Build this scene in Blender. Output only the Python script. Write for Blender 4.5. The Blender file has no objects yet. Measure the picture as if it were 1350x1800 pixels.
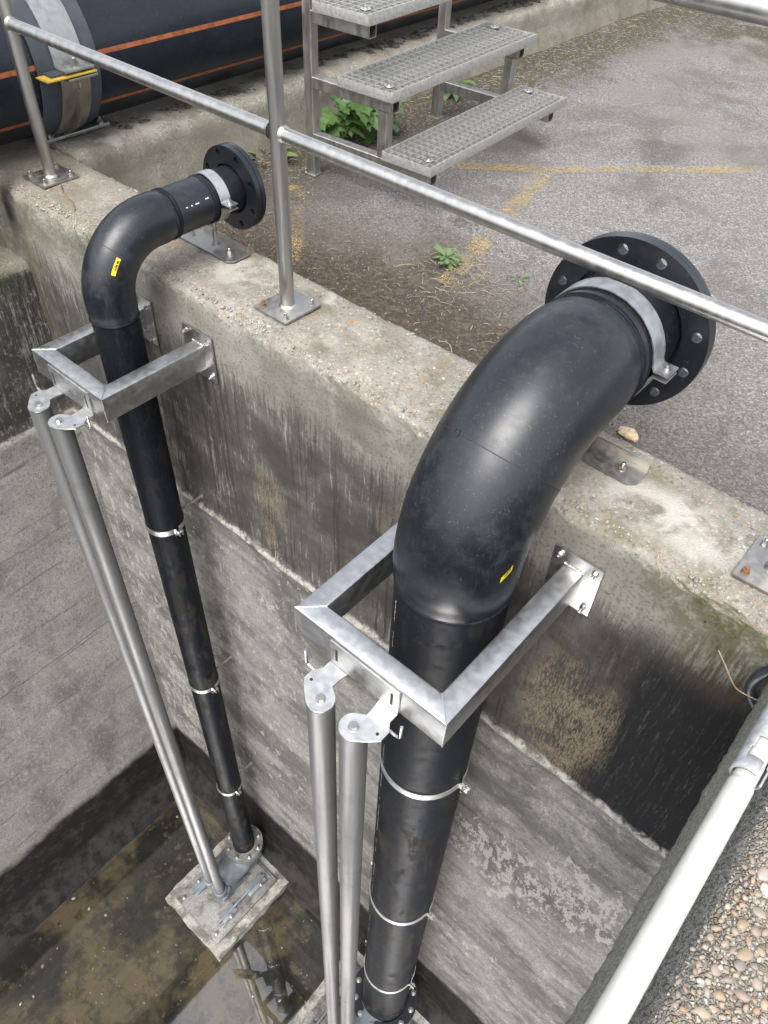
import bpy, bmesh, math, random
import numpy as np
from mathutils import Vector, Matrix, noise
random.seed(7)
PI = math.pi
RAD = math.radians
scene = bpy.context.scene
col = scene.collection

# ------------------------------------------------------------------ camera
cam_data = bpy.data.cameras.new('camera')
cam = bpy.data.objects.new('camera', cam_data)
col.objects.link(cam)
CAMROT = [[0.753919, -0.495139, 0.431791], [0.655835, 0.528649, -0.538898], [0.038564, 0.689469, 0.723288]]
m = Matrix(CAMROT).to_4x4()
m.translation = Vector((0.0, -1.411, 1.45))
cam.matrix_world = m
cam_data.sensor_fit = 'VERTICAL'
cam_data.sensor_height = 24.0
cam_data.lens = 24.0 * 1355.0 / 1800.0
cam_data.clip_start = 0.02
cam_data.clip_end = 400.0
scene.camera = cam

# ------------------------------------------------------------------ sky, sun, exposure
world = bpy.data.worlds.new('World')
scene.world = world
world.use_nodes = True
wn = world.node_tree
sky = wn.nodes.new('ShaderNodeTexSky')
sky.sky_type = 'NISHITA'
sky.sun_disc = False
SUN_EL, SUN_AZ = 58.0, 160.0
sky.sun_elevation = RAD(SUN_EL)
sky.sun_rotation = RAD(SUN_AZ)
sky.dust_density = 3.0
hs = wn.nodes.new('ShaderNodeHueSaturation')
hs.inputs['Saturation'].default_value = 0.36
wn.links.new(sky.outputs[0], hs.inputs['Color'])
bg = wn.nodes['Background']
wn.links.new(hs.outputs[0], bg.inputs[0])
bg.inputs[1].default_value = 0.15
sun_d = bpy.data.lights.new('sun', 'SUN')
sun_d.energy = 1.3
sun_d.angle = RAD(40)
sun_d.color = (1.0, 0.98, 0.95)
sun = bpy.data.objects.new('sun', sun_d)
col.objects.link(sun)
az, el = RAD(SUN_AZ), RAD(SUN_EL)
to_sun = Vector((math.sin(az) * math.cos(el), math.cos(az) * math.cos(el), math.sin(el)))
sun.rotation_euler = to_sun.to_track_quat('Z', 'Y').to_euler()
vs = scene.view_settings
vs.view_transform = 'Standard'
vs.look = 'None'
vs.gamma = 1.0
vs.exposure = 1.6
vs.use_curve_mapping = False
scene.cycles.use_denoising = True
scene.cycles.denoiser = 'OPENIMAGEDENOISE'
scene.cycles.denoising_input_passes = 'RGB_ALBEDO_NORMAL'
scene.cycles.denoising_prefilter = 'NONE'
scene.cycles.max_bounces = 8
scene.cycles.diffuse_bounces = 4
scene.cycles.glossy_bounces = 3
scene.cycles.transparent_max_bounces = 6
scene.cycles.caustics_reflective = False
scene.cycles.caustics_refractive = False

# ------------------------------------------------------------------ node helpers
class G:
    def __init__(self, name):
        self.mat = bpy.data.materials.new(name)
        self.mat.use_nodes = True
        self.nt = self.mat.node_tree
        self.b = self.nt.nodes['Principled BSDF']
        self.geo = self.nt.nodes.new('ShaderNodeNewGeometry')
        self.tc = self.nt.nodes.new('ShaderNodeTexCoord')
        self.pos = self.geo.outputs['Position']
        self.obj = self.tc.outputs['Object']
    def put(self, sock, v):
        if isinstance(v, bpy.types.NodeSocket):
            self.nt.links.new(v, sock)
        else:
            if isinstance(v, (tuple, list)) and len(v) == 3 and len(sock.default_value) == 4:
                v = (*v, 1.0)
            sock.default_value = v
    def math(self, op, a, b=0.0, c=0.0, clamp=False):
        n = self.nt.nodes.new('ShaderNodeMath'); n.operation = op; n.use_clamp = clamp
        self.put(n.inputs[0], a); self.put(n.inputs[1], b); self.put(n.inputs[2], c)
        return n.outputs[0]
    def add(self, a, b, clamp=False): return self.math('ADD', a, b, clamp=clamp)
    def sub(self, a, b): return self.math('SUBTRACT', a, b)
    def mul(self, *a):
        r = a[0]
        for x in a[1:]: r = self.math('MULTIPLY', r, x)
        return r
    def mx(self, a, b): return self.math('MAXIMUM', a, b)
    def inv(self, a): return self.math('SUBTRACT', 1.0, a, clamp=True)
    def scale(self, vec, s, off=(0, 0, 0)):
        n = self.nt.nodes.new('ShaderNodeVectorMath'); n.operation = 'MULTIPLY_ADD'
        self.put(n.inputs[0], vec); n.inputs[1].default_value = s; n.inputs[2].default_value = off
        return n.outputs[0]
    def vadd(self, a, b):
        n = self.nt.nodes.new('ShaderNodeVectorMath'); n.operation = 'ADD'
        self.put(n.inputs[0], a); self.put(n.inputs[1], b)
        return n.outputs[0]
    def sep(self, vec):
        n = self.nt.nodes.new('ShaderNodeSeparateXYZ'); self.put(n.inputs[0], vec)
        return n.outputs
    def noise(self, vec, scale=5.0, detail=4.0, rough=0.55, dist=0.0, color=False):
        n = self.nt.nodes.new('ShaderNodeTexNoise')
        self.put(n.inputs['Vector'], vec)
        n.inputs['Scale'].default_value = scale; n.inputs['Detail'].default_value = min(detail, 4.0)
        n.inputs['Roughness'].default_value = rough; n.inputs['Distortion'].default_value = dist
        return n.outputs['Color' if color else 'Fac']
    def vor(self, vec, scale=5.0, out='Distance', feature='F1', rnd=1.0):
        n = self.nt.nodes.new('ShaderNodeTexVoronoi'); n.feature = feature
        self.put(n.inputs['Vector'], vec); n.inputs['Scale'].default_value = scale
        n.inputs['Randomness'].default_value = rnd
        return n.outputs[out]
    def mr(self, x, a, b, c=0.0, d=1.0, smooth=True):
        n = self.nt.nodes.new('ShaderNodeMapRange')
        n.interpolation_type = 'SMOOTHSTEP' if smooth else 'LINEAR'
        self.put(n.inputs[0], x)
        for i, v in enumerate((a, b, c, d)): self.put(n.inputs[1 + i], v)
        return n.outputs[0]
    def mix(self, fac, a, b, mode='MIX'):
        n = self.nt.nodes.new('ShaderNodeMix'); n.data_type = 'RGBA'; n.blend_type = mode
        self.put(n.inputs[0], fac); self.put(n.inputs[6], a); self.put(n.inputs[7], b)
        return n.outputs[2]
    def ramp(self, fac, stops):
        n = self.nt.nodes.new('ShaderNodeValToRGB'); cr = n.color_ramp
        while len(cr.elements) < len(stops): cr.elements.new(0.5)
        for e, (p, c) in zip(cr.elements, stops):
            e.position = p; e.color = (*c, 1.0)
        self.put(n.inputs[0], fac)
        return n.outputs[0]
    def bump(self, h, strength=0.5, dist=0.01, normal=None):
        n = self.nt.nodes.new('ShaderNodeBump')
        n.inputs['Strength'].default_value = strength; n.inputs['Distance'].default_value = dist
        self.put(n.inputs['Height'], h)
        if normal is not None: self.put(n.inputs['Normal'], normal)
        return n.outputs[0]
    def blob(self, x, z, cx, cz, rx, rz):
        dx = self.math('DIVIDE', self.sub(x, cx), rx); dz = self.math('DIVIDE', self.sub(z, cz), rz)
        d = self.add(self.mul(dx, dx), self.mul(dz, dz))
        return self.mr(d, 0.0, 1.0, 1.0, 0.0)
    def fin(self, color=None, rough=None, metal=None, normal=None, spec=None):
        b = self.b.inputs
        if color is not None: self.put(b['Base Color'], color)
        if rough is not None: self.put(b['Roughness'], rough)
        if metal is not None: self.put(b['Metallic'], metal)
        if normal is not None: self.put(b['Normal'], normal)
        if spec is not None: self.put(b['Specular IOR Level'], spec)
        return self.mat

def mat_plain(name, c, rough=0.5, metal=0.0, vary=0.25, scale=30.0, bump=0.0):
    g = G(name)
    n = g.noise(g.obj, scale, 5.0, 0.6)
    f = g.mr(n, 0.3, 0.7)
    lo = tuple(v * (1 - vary) for v in c); hi = tuple(min(1, v * (1 + vary)) for v in c)
    nm = g.bump(n, bump, 0.002) if bump else None
    return g.fin(g.mix(f, lo, hi), g.mr(n, 0.25, 0.75, rough * 0.85, min(1, rough * 1.15)), metal, nm)

def mat_steel(name, base, r0, r1, stretch=(1, 1, 1), dirt=0.25, metal=1.0):
    g = G(name)
    n1 = g.noise(g.scale(g.obj, stretch), 40.0, 4.0, 0.6)
    n2 = g.noise(g.obj, 9.0, 5.0, 0.65, 0.4)
    n3 = g.noise(g.obj, 2.3, 3.0, 0.5)
    c = g.mix(g.mr(n1, 0.3, 0.7), tuple(v * 0.82 for v in base), base)
    c = g.mix(g.mul(g.mr(n2, 0.5, 0.75), dirt), c, (base[0] * .42, base[1] * .40, base[2] * .36))
    r = g.add(g.mr(n1, 0.3, 0.7, r0, r1), g.mr(n3, 0.35, 0.7, -0.02, 0.03))
    return g.fin(c, r, g.mr(n2, 0.62, 0.8, metal, metal * 0.86), g.bump(n1, 0.08, 0.001))

def mat_hdpe(name, dust=0.5, base=(0.0055, 0.0066, 0.0094), silt=False, spec=0.5):
    g = G(name)
    up = g.sep(g.geo.outputs['Normal'])[2]
    n1 = g.noise(g.obj, 4.5, 4.0, 0.7, 0.2)
    n2 = g.noise(g.obj, 24.0, 4.0, 0.7, 0.3)
    s1 = g.noise(g.scale(g.obj, (9, 9, 1.2)), 22.0, 2.0, 0.5, 0.5)
    scr = g.vor(g.scale(g.vadd(g.obj, g.noise(g.obj, 3, 2, .5, color=True)), (1, 1, 7)), 11.0, feature='DISTANCE_TO_EDGE')
    scr = g.mul(g.mr(scr, 0.0, 0.006, 1.0, 0.0), g.mr(n2, 0.52, 0.62))
    d = g.mul(g.mr(n1, 0.38, 0.72), g.mr(n2, 0.3, 0.62), dust)
    c = g.mix(g.mul(d, .6), base, (0.030, 0.033, 0.039))
    c = g.mix(g.mul(g.mr(s1, 0.58, 0.72), 0.35 * dust + 0.1), c, (0.038, 0.040, 0.044))
    c = g.mix(g.mul(scr, 0.4), c, (0.13, 0.135, 0.14))
    sc2 = g.noise(g.scale(g.vadd(g.obj, g.scale(n1, (.3, .2, .1))), (1.0, 9.0, 3.0)), 30.0, 2.0, .5)
    c = g.mix(g.mul(g.mr(sc2, .68, .72), .30), c, (0.09, 0.095, 0.10))
    spk = g.mr(g.noise(g.obj, 210.0, 1.0, 0.5), 0.73, 0.77)
    c = g.mix(g.mul(spk, 0.22), c, (0.26, 0.255, 0.23))
    if silt:
        z = g.sep(g.pos)[2]
        k = g.mul(g.mr(g.noise(g.scale(g.obj, (3, 3, 1)), 5.0, 6.0, 0.75, 0.3), 0.50, 0.62), g.mr(z, -0.9, -2.5, 0.2, 0.7))
        c = g.mix(k, c, (0.055, 0.048, 0.038))
        d = g.mx(d, g.mul(k, 0.7))
    r = g.add(g.mr(d, 0.0, 0.5, 0.33, 0.50), g.mul(g.mr(n2, 0.4, 0.7), 0.06))
    if silt: r = g.add(r, .16)
    nm = g.bump(g.add(g.mul(n2, 0.5), g.mul(scr, -0.4)), 0.12, 0.003)
    return g.fin(c, r, 0.0, nm, spec)

def aggregate_color(g, v, dark=1.0):
    # pebbles of a washed concrete: cream, grey, ochre, rust
    k = dark
    return g.ramp(v, [(0.0, (.19 * k, .17 * k, .14 * k)), (0.22, (.42 * k, .38 * k, .31 * k)), (0.42, (.34 * k, .33 * k, .31 * k)),
                      (0.58, (.50 * k, .46 * k, .39 * k)), (0.72, (.36 * k, .25 * k, .14 * k)), (0.86, (.62 * k, .59 * k, .53 * k)), (1.0, (.15 * k, .14 * k, .135 * k))])

def mat_wall(name, kind='main'):
    g = G(name)
    x, y, z = g.sep(g.pos)[0:3]
    P = g.pos
    up = g.sep(g.geo.outputs['True Normal'])[2]
    top = g.mul(g.mr(g.add(up, g.mul(g.sub(g.noise(P, 60, 3), 0.5), 0.5)), 0.25, 0.6), g.mr(z, -0.75, -0.6))
    big = g.noise(P, 1.3, 5.0, 0.6, 0.3)
    med = g.noise(P, 7.0, 6.0, 0.65, 0.3)
    fine = g.noise(P, 90.0, 4.0, 0.65)
    vfine = g.noise(P, 320.0, 2.0, 0.6)
    st1 = g.noise(g.scale(P, (1, 1, 0.07)), 82.0, 4.0, 0.72)
    st2 = g.noise(g.scale(P, (1, 1, 0.15)), 180.0, 4.0, 0.75)
    st3 = g.noise(g.scale(P, (1, 1, 0.10)), 9.0, 4.0, 0.6)
    # ---- vertical faces
    c = g.mix(g.mr(big, 0.35, 0.68), (0.115, 0.111, 0.093), (0.225, 0.217, 0.188))
    c = g.mix(g.mul(g.mr(med, 0.45, 0.7), 0.5), c, (0.27, 0.262, 0.235))
    c = g.mix(g.mul(g.mr(fine, 0.52, 0.62), 0.55), c, (0.075, 0.071, 0.062))
    c = g.mix(g.mul(g.mr(vfine, 0.58, 0.68), 0.3), c, (0.30, 0.29, 0.255))
    zone = g.mul(g.mr(z, -0.08, -0.42), g.mr(z, -1.175, -1.155))       # weathered upper lift above the joint
    if kind == 'main':
        right = g.mr(x, -0.75, -0.25)
        amt = g.add(0.86, g.mul(right, 0.28))
        amt = g.add(amt, g.mul(g.mr(x, -1.6, -0.8), 0.14))
    else:
        right = g.mr(x, 90, 91); amt = 0.82
    str_ = g.add(g.mul(st1, 0.62), g.mul(st2, 0.38))
    thr = g.sub(0.60, g.mul(zone, amt, 0.24))
    thr = g.add(thr, g.mul(g.sub(g.add(g.mul(st3, .6), g.mul(med, .4)), 0.5), 0.55))
    drip = g.noise(g.scale(P, (1, 1, 0.018)), 34.0, 4.0, 0.7)
    dk = g.mul(g.mr(str_, g.sub(thr, 0.02), g.add(thr, 0.055)), g.mr(z, -0.05, -0.25), zone)
    c = g.mix(g.mul(dk, 0.86), c, g.mix(g.mr(med, .35, .7), (0.036, 0.034, 0.033), (0.078, 0.072, 0.067)))
    dd = g.mul(g.mr(g.add(g.mul(drip, .75), g.mul(st1, .25)), .52, .60), g.mr(g.add(z, g.mul(g.sub(drip, .5), .9)), -.04, -.30), g.mr(z, -1.175, -1.155))
    c = g.mix(g.mul(dd, .72), c, (0.034, 0.032, 0.031))
    if kind == 'main':
        # wet black run on the right, brown at its top
        blk = g.mul(g.mr(g.add(x, g.mul(g.sub(st3, .5), .35)), -0.42, -0.12), g.mr(g.add(z, g.mul(g.sub(st2, .5), .55)), -0.10, -0.30), zone)
        c = g.mix(g.mul(blk, g.mr(str_, 0.62, 0.52, 0.35, 0.95)), c, (0.013, 0.013, 0.014))
        brn = g.mul(g.blob(x, z, -0.0, -0.22, 0.16, 0.16), g.mr(str_, .42, .56))
        c = g.mix(g.mul(brn, 0.75), c, (0.040, 0.024, 0.012))
        wx = g.add(x, g.mul(g.sub(st3, .5), .34)); wz = g.add(z, g.mul(g.sub(g.noise(P, 5.5, 4, .65), .5), .55))
        for (cx, cz, rx, rz, a) in ((-0.32, -0.86, 0.20, 0.44, 0.75), (-1.745, -0.83, 0.10, 0.28, .55), (-1.735, -1.08, 0.06, .16, .45), (-1.10, -0.50, .10, .2, .25)):
            rb = g.mul(g.blob(wx, wz, cx, cz, rx, rz), g.mr(g.add(g.mul(st2, .75), g.mul(med, .25)), 0.44, 0.53), a)
            c = g.mix(rb, c, g.mix(g.mr(fine, .3, .7), (0.12, 0.092, 0.058), (0.27, 0.215, 0.145)))
    # moss and algae under the coping
    mossn = g.noise(P, 6.0, 6.0, 0.7, 0.4)
    if kind == 'main':
        mside = g.mx(g.mul(g.mr(x, -0.45, -0.08), 1.25), g.mx(g.mul(g.mr(x, -2.2, -2.9), 0.80), 0.28))
        mz = g.mr(z, -0.34, -0.02)
        corner = g.mul(g.mr(x, -3.0, -3.22), g.mr(z, -1.6, -0.2), 0.75)
    else:
        mside = 0.85 if kind == 'side' else .3; mz = g.mr(z, -1.2, -0.35); corner = g.mul(g.mr(y, -0.35, -0.02), g.mr(z, -2.6, -0.8), 0.9)
    ms = g.mul(g.mx(g.mul(mside, mz), corner), g.mr(g.add(g.mul(mossn, .65), g.mul(fine, .35)), 0.42, 0.58))
    c = g.mix(g.mul(ms, 0.85), c, g.mix(g.mr(fine, 0.35, 0.65), (0.036, 0.038, 0.018), (0.105, 0.102, 0.055)))
    # ---- below the joint: smoother, blotched, with flaked pale coating
    low = g.mr(z, -1.15, -1.185)
    hz = g.noise(g.scale(P, (0.55, 0.55, 1.0)), 3.0, 4.0, 0.72, 0.15)
    LA, LB = ((0.10, 0.097, 0.092), (0.255, 0.246, 0.225)) if kind == 'main' else ((0.235, 0.221, 0.198), (0.34, 0.32, 0.288))
    lc = g.mix(g.mr(hz, 0.36, 0.66), LA, LB)
    lc = g.mix(g.mul(g.mr(med, 0.46, 0.62), 0.45), lc, (0.30, 0.29, 0.263))
    lc = g.mix(g.mul(g.mr(fine, 0.50, 0.60), 0.55), lc, (0.085, 0.081, 0.075))
    lc = g.mix(g.mul(g.mr(vfine, 0.57, 0.66), 0.38), lc, (0.38, 0.365, 0.33))
    pit = g.mr(g.vor(P, 46.0), .08, .14, 1.0, 0.0)
    lc = g.mix(g.mul(pit, g.mr(med, .46, .54), .7), lc, (0.045, 0.043, 0.04))
    grain = g.noise(g.scale(P, (1, 1, .55)), 38.0, 4.0, 0.8, .4)
    lc = g.mix(g.mul(g.mr(grain, 0.52, 0.64), g.mr(med, .4, .62), 0.55), lc, (0.40, 0.385, 0.35))
    lc = g.mix(g.mul(g.mr(st2, 0.58, 0.72), 0.35), lc, (0.085, 0.081, 0.077))
    bandn = g.noise(g.scale(P, (0.12, 0.12, 1.0)), 2.6, 4.0, 0.6)
    lc = g.mix(g.mul(g.mr(bandn, .50, .62), .5 if kind != 'side' else .12), lc, (0.085, 0.082, 0.078))
    lc = g.mix(g.mul(g.mr(bandn, .46, .36), .35), lc, (0.31, 0.30, 0.27))
    fl = g.noise(g.scale(P, (1.6, 1.6, 0.75)), 13.0, 7.0, 0.78, .35)
    if kind == 'main':
        reg = g.mx(g.blob(x, z, -0.33, -2.25, 0.55, 0.55), g.mul(g.blob(x, z, 0.10, -1.95, 0.5, 0.5), 1.0))
        reg = g.mx(reg, g.mul(g.blob(x, z, -0.6, -3.5, 0.9, 0.4), .7))
        reg = g.mx(reg, g.mul(g.blob(x, z, -2.95, -3.7, .22, 1.0), 1.0))
        reg = g.mx(reg, g.mul(g.mr(x, -2.55, -3.0), 0.72))
        reg = g.mx(reg, g.mul(g.mr(x, -1.1, -1.5), 0.5))
        mb = g.mul(g.mr(g.noise(g.scale(P, (.3, .3, 1.6)), 2.4, 4), .5, .62), g.mr(x, -.2, -1.0), .5)
        reg = g.mx(reg, mb)
    else:
        reg = g.mul(g.mr(g.noise(P, 1.7, 3.0), 0.5, 0.65), 0.6)
    flk = g.mr(fl, g.sub(0.70, g.mul(reg, 0.20)), g.sub(0.725, g.mul(reg, 0.20)))
    lc = g.mix(g.mul(flk, 0.72), lc, (0.37, 0.357, 0.32))
    c = g.mix(low, c, lc)
    if kind == 'side':
        bl = g.math('ABSOLUTE', g.sub(g.math('FRACT', g.mul(g.add(z, g.mul(g.sub(g.noise(P, 2.0, 3), .5), .03)), 2.6)), .5))
        c = g.mix(g.mul(g.mr(bl, .0, .035, 1, 0), g.mr(g.noise(P, 2.8, 3), .42, .58), .55), c, (0.075, 0.07, 0.062))
        damp = g.noise(g.scale(P, (1, 1, .35)), 2.6, 4, .7)
        c = g.mix(g.mul(g.mr(damp, .50, .66), .55), c, (0.105, 0.10, 0.09))
        rf = g.noise(P, 30.0, 4, .8)
        c = g.mix(g.mul(g.mr(rf, .54, .64), .5), c, (0.42, 0.40, 0.355))
        # faint tan run-off patches
        c = g.mix(g.mul(g.mr(g.noise(P, 2.2, 5, .6), .52, .68), g.mr(z, -4.3, -2.5, 1, .4), .4), c, (0.30, 0.265, 0.225))
        c = g.mix(g.mul(g.mr(z, -0.5, -0.95, .75, 0.55), g.mr(z, -1.2, -1.13), g.mr(str_, .40, .55)), c, (0.035, 0.035, 0.033))
    # pale lip at the construction joint
    jn = g.add(z, g.mul(g.sub(g.noise(P, 18.0, 4.0), 0.5), 0.03))
    lip = g.mul(g.mr(jn, -1.195, -1.178), g.mr(jn, -1.150, -1.163), g.mr(g.noise(P, 5.0, 4), 0.36, 0.5))
    c = g.mix(g.mul(lip, g.mr(g.noise(P, 40.0, 4, .7), .38, .56), 0.8), c, (0.36, 0.345, 0.305))
    for zl, w, k in ((-1.34, 0.020, .35), (-1.87, 0.010, .4), (-2.85, 0.008, .7)) if kind == 'side' else ((-1.36, .03, .35), (-1.95, .02, .25)):
        jj = g.add(z, g.mul(g.sub(g.noise(P, 3.0, 5.0), 0.5), 0.06))
        c = g.mix(g.mul(g.mr(g.math('ABSOLUTE', g.sub(jj, zl)), 0.0, w, 1.0, 0.0), k), c, (0.06, 0.057, 0.052))
    # wet black tide band at the foot
    tn = g.add(z, g.mul(g.sub(g.noise(P, 2.5, 6.0, 0.65), 0.5), 0.22))
    tide = g.mul(g.mr(tn, -4.50, -4.62), g.mr(g.noise(P, 9.0, 4, .75), .25, .55, .88, 1.0))
    bench = g.mr(z, -5.10, -5.22)
    c = g.mix(g.mul(tide, 0.985), c, g.mix(g.mr(fine, .5, .8), (0.0065, 0.0062, 0.0062), (0.026, 0.024, 0.021)))
    c = g.mix(g.mul(bench, g.mr(med, .35, .6), .8), c, (0.036, 0.034, 0.033))
    # blow holes
    bh = g.mr(g.vor(P, 17.0), 0.045, 0.075, 1.0, 0.0)
    bh = g.mul(bh, g.mr(g.noise(P, 4.0, 2.0), 0.48, 0.55))
    c = g.mix(g.mul(bh, 0.85), c, (0.02, 0.019, 0.018))
    # ---- top: exposed aggregate
    PD = g.vadd(P, g.scale(g.noise(P, 45.0, 3, .6, color=True), (.012, .012, .012)))
    pv = g.vor(PD, 105.0, 'Color'); pv1 = g.sep(pv)[0]
    ag = aggregate_color(g, pv1, 0.62)
    mort = g.mix(g.mr(med, 0.35, 0.7), (0.175, 0.162, 0.138), (0.285, 0.268, 0.232))
    edge = g.vor(PD, 105.0, feature='DISTANCE_TO_EDGE')
    em = g.mr(edge, 0.03, 0.16)
    t = g.mix(g.mul(em, g.mr(g.noise(P, 12, 4), 0.35, 0.55, 0.35, 0.95)), mort, ag)
    t = g.mix(g.mul(g.mr(fine, 0.52, 0.74), 0.5), t, (0.15, 0.135, 0.11))
    t = g.mix(g.mul(g.mr(g.noise(P, 3.1, 6, .65), 0.48, 0.66), 0.7), t, (0.15, 0.133, 0.105))
    t = g.mix(g.mul(g.mr(g.noise(P, 4.1, 4, .6), 0.60, 0.70), 0.7), t, (0.38, 0.365, 0.325))
    t = g.mix(g.mul(g.mr(mossn, 0.50, 0.70), 0.5), t, (0.10, 0.095, 0.045))
    t = g.mix(g.mul(g.mr(g.noise(P, 9.0, 3), .66, .72), .6), t, (0.30, 0.17, 0.08))
    if kind == 'main':
        t = g.mix(g.mul(g.mr(x, -2.5, -3.5), .55), t, (0.14, 0.125, 0.095))
        t = g.mix(g.mul(g.blob(x, y, -0.28, 0.17, .28, .13), g.mr(med, .4, .6), .8), t, (0.41, 0.395, 0.355))
        t = g.mix(g.mul(g.blob(x, y, -2.0, 0.22, .2, .16), g.mr(med, .4, .6), .7), t, (0.37, 0.355, 0.315))
    if kind == 'side':
        t = g.mix(0.55, t, (0.08, 0.08, 0.055))
    if kind == 'pw':
        top = g.mx(top, .78)
        t = g.mix(g.mul(g.mr(z, -.01, -.06), .5), t, (0.105, 0.092, 0.072))
    c = g.mix(top, c, t)
    h = g.add(g.mul(fine, 0.5), g.mul(vfine, 0.25))
    h = g.add(h, g.mul(st2, 0.35))
    h = g.add(h, g.mul(g.mr(up, .3, .6), em, 0.35))
    nm = g.bump(h, 0.75, 0.005)
    rough = g.add(0.9, g.mul(tide, -0.15))
    if kind == 'main': rough = g.add(rough, g.mul(blk, -0.15))
    return g.fin(c, rough, 0.0, nm, 0.08)

def mat_asphalt():
    g = G('asphalt')
    P = g.pos
    x, y, z = g.sep(P)[0:3]
    v = g.vor(P, 150.0, 'Color'); k = g.sep(v)[0]
    c = g.ramp(k, [(0.0, (.070, .066, .063)), (0.3, (.125, .118, .113)), (0.55, (.182, .171, .163)), (0.8, (.235, .222, .212)), (0.95, (.35, .335, .32)), (1.0, (.19, .145, .11))])
    e = g.vor(P, 150.0, feature='DISTANCE_TO_EDGE')
    c = g.mix(g.mr(e, 0.0, 0.10, 0.3, 0.0), c, (0.075, 0.07, 0.066))
    c = g.mix(0.25, c, (0.165, 0.155, 0.147))
    c = g.mix(1.0, c, (1.18, 1.20, 1.22), 'MULTIPLY')
    n = g.noise(P, 2.0, 6.0, 0.65, 0.3); n2 = g.noise(P, 0.7, 4.0, 0.6); f = g.noise(P, 45.0, 4, .65)
    c = g.mix(g.mul(g.mr(n, 0.45, 0.65), 0.6), c, (0.115, 0.096, 0.079))
    c = g.mix(g.mul(g.mr(n2, 0.48, 0.62), 0.55), c, (0.19, 0.166, 0.147))
    oil = g.mr(g.noise(P, 1.1, 3.0, .5), .60, .68)
    c = g.mix(g.mul(oil, .45), c, (0.055, 0.05, 0.047))
    # soil washed against the wall
    d = g.add(y, g.mul(g.sub(n, 0.5), 1.5))
    soil = g.mul(g.mr(d, 1.55, 0.75), g.mr(g.add(x, g.mul(g.sub(n2, .5), 1.2)), -0.35, -1.15))
    soil = g.mx(soil, g.mul(g.mr(d, 1.1, .7), 0.45))
    sc = g.mix(g.mr(f, 0.35, 0.65), (0.040, 0.032, 0.024), (0.125, 0.104, 0.078))
    c = g.mix(g.mul(soil, g.mr(f, 0.30, 0.48, 0.55, 1.0)), c, sc)
    # dark moss strip along the cross wall and scattered moss
    mo = g.mx(g.mul(g.mr(g.add(x, g.mul(g.sub(n, .5), 1.0)), -2.55, -3.0), 0.9), g.mul(g.mr(g.noise(P, 3.3, 5, .7), 0.60, 0.70), g.mr(y, 2.6, 1.2), 0.8))
    farm = g.mul(g.mr(g.add(y, g.mul(g.sub(n, .5), 2.0)), 5.0, 5.9), g.mr(n, .38, .5), 0.85)
    mo = g.mx(mo, farm)
    c = g.mix(g.mul(mo, g.mr(f, 0.35, 0.55)), c, g.mix(g.mr(f, .4, .7), (0.030, 0.026, 0.014), (0.10, 0.088, 0.042)))
    h = g.add(g.mul(g.mr(e, 0.0, 0.2), g.add(0.4, g.mul(k, 0.6))), g.mul(f, 0.6))
    return g.fin(c, 0.92, 0.0, g.bump(h, 0.8, 0.006), 0.08)

def mat_floor():
    g = G('pit_floor_silt')
    P = g.pos
    n = g.noise(P, 1.7, 6.0, 0.68, 0.15); n2 = g.noise(P, 6.5, 6.0, 0.75, 0.15); f = g.noise(P, 60, 4, .7)
    c = g.mix(g.mr(n, 0.42, 0.60), (0.010, 0.011, 0.010), (0.095, 0.079, 0.053))
    c = g.mix(g.mul(g.mr(n2, 0.48, 0.62), 0.7), c, (0.018, 0.018, 0.016))
    c = g.mix(g.mul(g.mr(n2, 0.44, 0.34), 0.6), c, (0.125, 0.10, 0.066))
    c = g.mix(g.mul(g.mr(f, 0.6, 0.75), 0.5), c, (0.03, 0.027, 0.02))
    w = g.mr(g.vor(P, 34.0), 0.015, 0.04, 1.0, 0.0)
    c = g.mix(g.mul(w, g.mr(g.noise(P, 5, 2), .52, .6)), c, (0.42, 0.40, 0.34))
    return g.fin(c, 0.7, 0.0, g.bump(g.add(g.mul(n2, .6), g.mul(f, .4)), 0.5, 0.012), 0.1)

def mat_water():
    g = G('still_water')
    nt = g.nt
    nt.nodes.remove(g.b)
    fr = nt.nodes.new('ShaderNodeFresnel'); fr.inputs['IOR'].default_value = 2.25
    gl = nt.nodes.new('ShaderNodeBsdfGlossy'); gl.inputs['Roughness'].default_value = 0.02
    tr = nt.nodes.new('ShaderNodeBsdfTransparent'); tr.inputs['Color'].default_value = (0.86, 0.84, 0.76, 1)
    mx = nt.nodes.new('ShaderNodeMixShader')
    nm = g.bump(g.noise(g.pos, 3.0, 3.0, 0.5), 0.05, 0.004)
    nt.links.new(nm, gl.inputs['Normal']); nt.links.new(nm, fr.inputs['Normal'])
    nt.links.new(fr.outputs[0], mx.inputs[0]); nt.links.new(tr.outputs[0], mx.inputs[1]); nt.links.new(gl.outputs[0], mx.inputs[2])
    nt.links.new(mx.outputs[0], nt.nodes['Material Output'].inputs['Surface'])
    return g.mat

def mat_stones(name, island=True, k=1.0):
    g = G(name)
    if island: v = g.geo.outputs['Random Per Island']
    else:
        oi = g.nt.nodes.new('ShaderNodeObjectInfo'); v = oi.outputs['Random']
    c = aggregate_color(g, v, k)
    n = g.noise(g.obj, 90.0, 4.0, 0.6); n2 = g.noise(g.pos, 25.0, 4.0, .6)
    c = g.mix(g.mul(g.mr(n, .5, .7), .4), c, (0.13, 0.11, 0.085))
    c = g.mix(g.mul(g.mr(n2, .48, .65), .6), c, (0.20, 0.18, 0.145))
    return g.fin(c, 0.62, 0.0, g.bump(n, 0.25, 0.002))

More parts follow.
